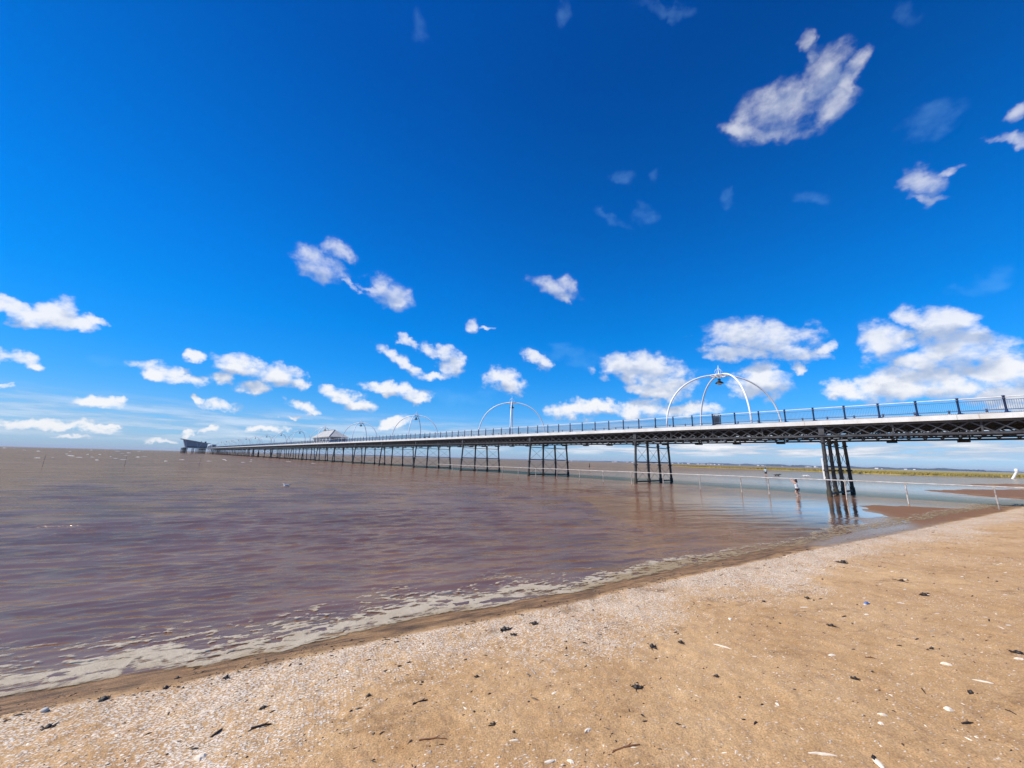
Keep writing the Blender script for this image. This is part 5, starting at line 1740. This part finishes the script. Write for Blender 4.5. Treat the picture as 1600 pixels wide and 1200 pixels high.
WEED = [  # px, py, width in px on the photograph, label
    (1019, 1011, 22, "knotted black seaweed clump with a frayed end, left of the long white razor shell"),
    (1064, 1004, 15, "small black seaweed tuft between the frayed clump and the long white razor shell"),
    (1120, 1057, 15, "black seaweed lump with a twig tail, below the long white razor shell"),
    (994, 1075, 26, "largest ragged black seaweed clump, in the lower middle of the sand"),
    (1336, 1061, 15, "flat dark weed scrap below the oval white shell on the right-hand sand"),
    (1363, 1050, 8, "tiny black weed pellet just above the flat dark weed scrap"),
    (1456, 1014, 12, "rounded black weed lump right of the white oval shell"),
    (1517, 1082, 14, "spread dark weed scrap at the right, above the star-shaped white shell"),
    (1592, 1021, 18, "black weed heap at the right edge of the photo beside white shells"),
    (1219, 974, 8, "small black weed pellet near the middle of the beach, left of the brown weed scrap"),
    (1300, 978, 14, "loose brown weed scrap below the blue plastic scrap"),
    (1262, 935, 13, "flat dark weed scrap left of the blue plastic scrap"),
    (1193, 940, 11, "dark weed bit up the beach, above the small white shell with a dark tip"),
    (1318, 880, 20, "stringy dark weed at the upper beach close to the pale shell band"),
    (1444, 930, 16, "dark weed strands on the upper right sand"),
    (1409, 907, 10, "dark weed bit high on the right-hand sand beside a thin stick"),
    (771, 1132, 16, "rounded black seaweed ball, left of a smaller one"),
    (803, 1144, 11, "small black seaweed ball above the white cuttle-shaped shell"),
    (741, 1112, 9, "black weed pellet up-left of the rounded seaweed ball"),
    (745, 1058, 14, "flat grey-black weed scrap in the middle of the sand"),
    (660, 1066, 10, "upright brown-black weed scrap left of two flat ones"),
    (885, 1003, 9, "single black weed pellet on the pale shell band"),
    (788, 984, 24, "brown tangled weed clump on the pale shell band near the water"),
    (803, 992, 16, "brown weed lump touching the larger tangled clump near the water"),
    (836, 975, 22, "dark brown weed tangle at the upper rim of the pale shell band"),
    (412, 1106, 16, "black flat weed scrap on the lower left pale sand"),
    (259, 1076, 16, "black weed heap on the strand line at the lower left"),
    (277, 1060, 12, "small dark weed bit on the strand line right of the heap"),
    (161, 1094, 20, "dark weed patch on the strand line near the pale stone"),
    (75, 1137, 16, "black weed sliver on the sand below the pale stone"),
    (195, 1040, 30, "brown weed strands lying in the cream foam at the lower left"),
    (354, 1059, 16, "dark weed lump on the strand line below the foam"),
    (469, 1038, 10, "black weed bit on the pale sand just above the strand line"),
    (575, 1087, 14, "thin dark weed streak on the left-hand sand"),
    (1058, 1131, 9, "small black weed bit above the long white blade-shaped shell"),
    (1156, 1090, 9, "small dark weed bit left of the upright white shell"),
]
for i, (px, py, wpx, lb) in enumerate(WEED):
    gx, gy, gz = ground_at(px, py)
    dist = math.hypot(gx, gy)
    size = min(wpx * 0.80 * math.sqrt(dist ** 2 + 2.5) / 700 * 0.5, 0.16)
    o = obj("seaweed_clump", weed_clump(size, 50 + i, 18 if wpx > 14 else 9, 0.6), None, (gx, gy, gz - 0.002), RNG.uniform(0, 6))
    tag(o, lb, "seaweed", "dark seaweed scraps on the sand")

SHELLS = [  # px,py, length px, aspect, angle deg on the ground, tone, label
    (1129, 1010, 30, 6.5, -32, 0.9, "long white razor shell with a brown end on the middle sand"),
    (1287, 1179, 40, 6.0, -8, 1.0, "long white blade-shaped shell near the bottom edge"),
    (1300, 1024, 15, 2.4, 10, 0.95, "oval white shell up the sand from the flat dark weed scrap"),
    (1141, 968, 11, 1.5, 60, 0.95, "small white shell with a dark tip on the middle sand"),
    (1255, 949, 18, 6.0, 0, 0.85, "thin pale razor shell below the flat dark weed near the blue plastic"),
    (1482, 1109, 14, 1.5, 20, 1.0, "star-shaped broken white shell at the lower right"),
    (1377, 1131, 9, 1.3, 0, 1.0, "small square white shell left of the star-shaped one"),
    (1478, 1038, 16, 2.0, -30, 0.9, "white shell with a dark rim beside thin slivers on the right"),
    (1215, 1101, 9, 1.6, 80, 0.95, "upright narrow white shell in the lower middle sand"),
    (1379, 1117, 14, 2.2, -10, 0.85, "pair-like pale shell just above the small square shell"),
    (803, 1157, 20, 3.6, 12, 1.0, "white cuttle-shaped shell under the small black seaweed ball"),
    (855, 1191, 28, 4.5, 20, 1.0, "curved white razor shell at the bottom edge, left of a broken one"),
    (892, 1190, 16, 2.0, -25, 0.95, "broken white shell at the bottom edge beside the curved razor shell"),
    (919, 1141, 22, 2.6, 35, 0.75, "grey and white feather-like shell in the lower middle"),
    (671, 1176, 12, 1.6, 20, 0.15, "brown rounded shell near the bottom, below the reddish stick"),
    (794, 1035, 9, 1.4, 40, 0.95, "small white shell beside a dark bit on the mid-left sand"),
    (313, 1184, 22, 1.7, 10, 0.9, "cluster-like white shell at the lower left bottom edge"),
    (319, 1113, 24, 4.5, 8, 0.6, "grey-white stick-like shell on the lower left sand"),
    (1535, 1065, 22, 5.0, -28, 0.95, "slanting white razor sliver at the right"),
    (1594, 1030, 16, 3.0, -5, 1.0, "white shell under the black heap at the right edge"),
]
for (px, py, lpx, asp, ang, tone, lb) in SHELLS:
    gx, gy, gz = ground_at(px, py)
    dist = math.sqrt(gx * gx + gy * gy + 2.5)
    hl = lpx * dist / 700 * 0.40
    k = 14
    pts = []
    for j in range(k):
        t_ = j / k * 2 * math.pi
        rj = RNG.uniform(0.66, 1.12)
        pts.append((math.cos(t_) * hl * rj, math.sin(t_) * hl / asp * rj * (1 + 0.25 * math.cos(t_))))
    o = obj("shell", shard("shell", SH, tone * 0.92, pts, hl / asp * 0.55), None, (gx, gy, gz - hl / asp * 0.3), rad(ang))
    o.rotation_euler = (RNG.uniform(-0.15, 0.15), RNG.uniform(-0.1, 0.1), rad(ang))
    tag(o, lb, "shell", "white shells on the sand")

STICK = paint("driftwood", (0.05, 0.032, 0.022), 0.85, scale=30)
STICKR = paint("reddish_reed", (0.22, 0.095, 0.04), 0.85, scale=30)
for (px, py, px2, py2, mtl, rr_, lb) in [
        (330, 1152, 347, 1139, STICK, 0.006, "black crooked twig on the lower left sand"), (392, 1139, 424, 1132, STICK, 0.007, "dark split twig low on the left sand, right of the crooked one"),
        (645, 1101, 668, 1094, STICK, 0.006, "dark forked twig left of the black weed pellet"), (655, 1157, 698, 1155, STICKR, 0.005, "reddish brown reed lying flat near the bottom"),
        (958, 1175, 1000, 1164, STICKR, 0.006, "reddish brown reed slanting, right of the feather-like shell"), (1440, 1076, 1446, 1084, STICK, 0.004, "short black twig on the right sand near small white chips"),
        (1503, 1131, 1521, 1130, STICK, 0.005, "dark twig with a knob end at the lower right"), (1571, 1109, 1588, 1117, STICK, 0.004, "thin dark stick slanting at the lower right edge"),
        (1394, 905, 1420, 911, STICK, 0.006, "thin stick high on the right-hand sand"), (1352, 1027, 1368, 1029, STICKR, 0.004, "thin brown straw right of the oval white shell")]:
    A_, B_ = Vector(ground_at(px, py)), Vector(ground_at(px2, py2))
    md_ = (A_ + B_) / 2 + Vector((0.004, 0.006, rr_ * 0.9))
    o = MB().tube([Vector((0, 0, rr_ * 0.6)), md_ - A_ + (B_ - A_) * 0.08, B_ - A_ + Vector((0, 0, rr_ * 0.6))], [rr_, rr_ * 1.1, rr_ * 0.5], 7).tube([md_ - A_, (md_ - A_) * 1.25 + Vector((0.012, 0.016, 0.006))], [rr_ * 0.7, rr_ * 0.3], 6).build("stick", mtl, None, tuple(A_))
    tag(o, lb, "stick", "twigs and reeds on the sand")

# pale stone, blue plastic scrap, feather
gx, gy, gz = ground_at(69, 1111)
st = MB().lathe([(0.012, 0), (0.034, 0.006), (0.042, 0.02), (0.036, 0.036), (0.018, 0.046), (0.002, 0.048)], 14)
st.v = [(v[0] * (1.25 + 0.2 * math.sin(v[1] * 60)), v[1] * 0.85, v[2] * (1 + 0.2 * math.sin(v[0] * 50))) for v in st.v]
o = st.build("stone", paint("pale_stone", (0.62, 0.58, 0.50), 0.8, scale=40), None, (gx, gy, gz - 0.006), rad(-30))
o.scale = (0.6, 0.6, 0.6)
tag(o, "smooth pale rounded stone on the strand line at the lower left", "stone")
gx, gy, gz = ground_at(1354, 944)
pl = empty("plastic_scrap", (gx, gy, gz), rad(10))
tag(pl, "crumpled blue and white plastic scrap on the right-hand sand", "plastic scrap")
BLUEP = paint("blue_plastic", (0.14, 0.20, 0.40), 0.35, scale=30)
mb = MB().lathe([(0.035, 0), (0.04, 0.02), (0.03, 0.045), (0.012, 0.05)], 8)
mb.v = [(v[0] * 1.6 + 0.01 * math.sin(v[1] * 90), v[1] + 0.006 * math.sin(v[0] * 120), v[2]) for v in mb.v]
mb.build("blue_piece", BLUEP, pl)
pl.scale = (0.62, 0.62, 0.62)
MB().bar((-0.10, -0.03, 0.006), (0.11, 0.03, 0.02), 0.04, 0.01, (0, 0, 1)).build("white_strip", WHITE, pl)
gx, gy, gz = ground_at(1374, 1196)
ft = empty("feather", (gx, gy, gz), rad(75))
tag(ft, "black and white feather standing out of the sand at the bottom edge", "feather")
vs = []
ft_o = [(-0.045, 0.0), (-0.03, 0.014), (0.0, 0.020), (0.03, 0.017), (0.05, 0.004), (0.03, -0.012), (0.0, -0.017), (-0.03, -0.012)]
obj("vane", shard("vane", SH, 1.0, ft_o, 0.006), ft).location = (0, 0, 0.008)
q_ = shard("dark_tip", WD, 0.05, [(0.012, 0.014), (0.035, 0.019), (0.055, 0.004), (0.038, -0.010), (0.026, 0.002)], 0.008)
obj("dark_tip", q_, ft).location = (0, 0, 0.014)
MB().tube([(-0.07, 0, 0.002), (0.04, 0, 0.018)], 0.0016, 6).build("quill", WHITE, ft)
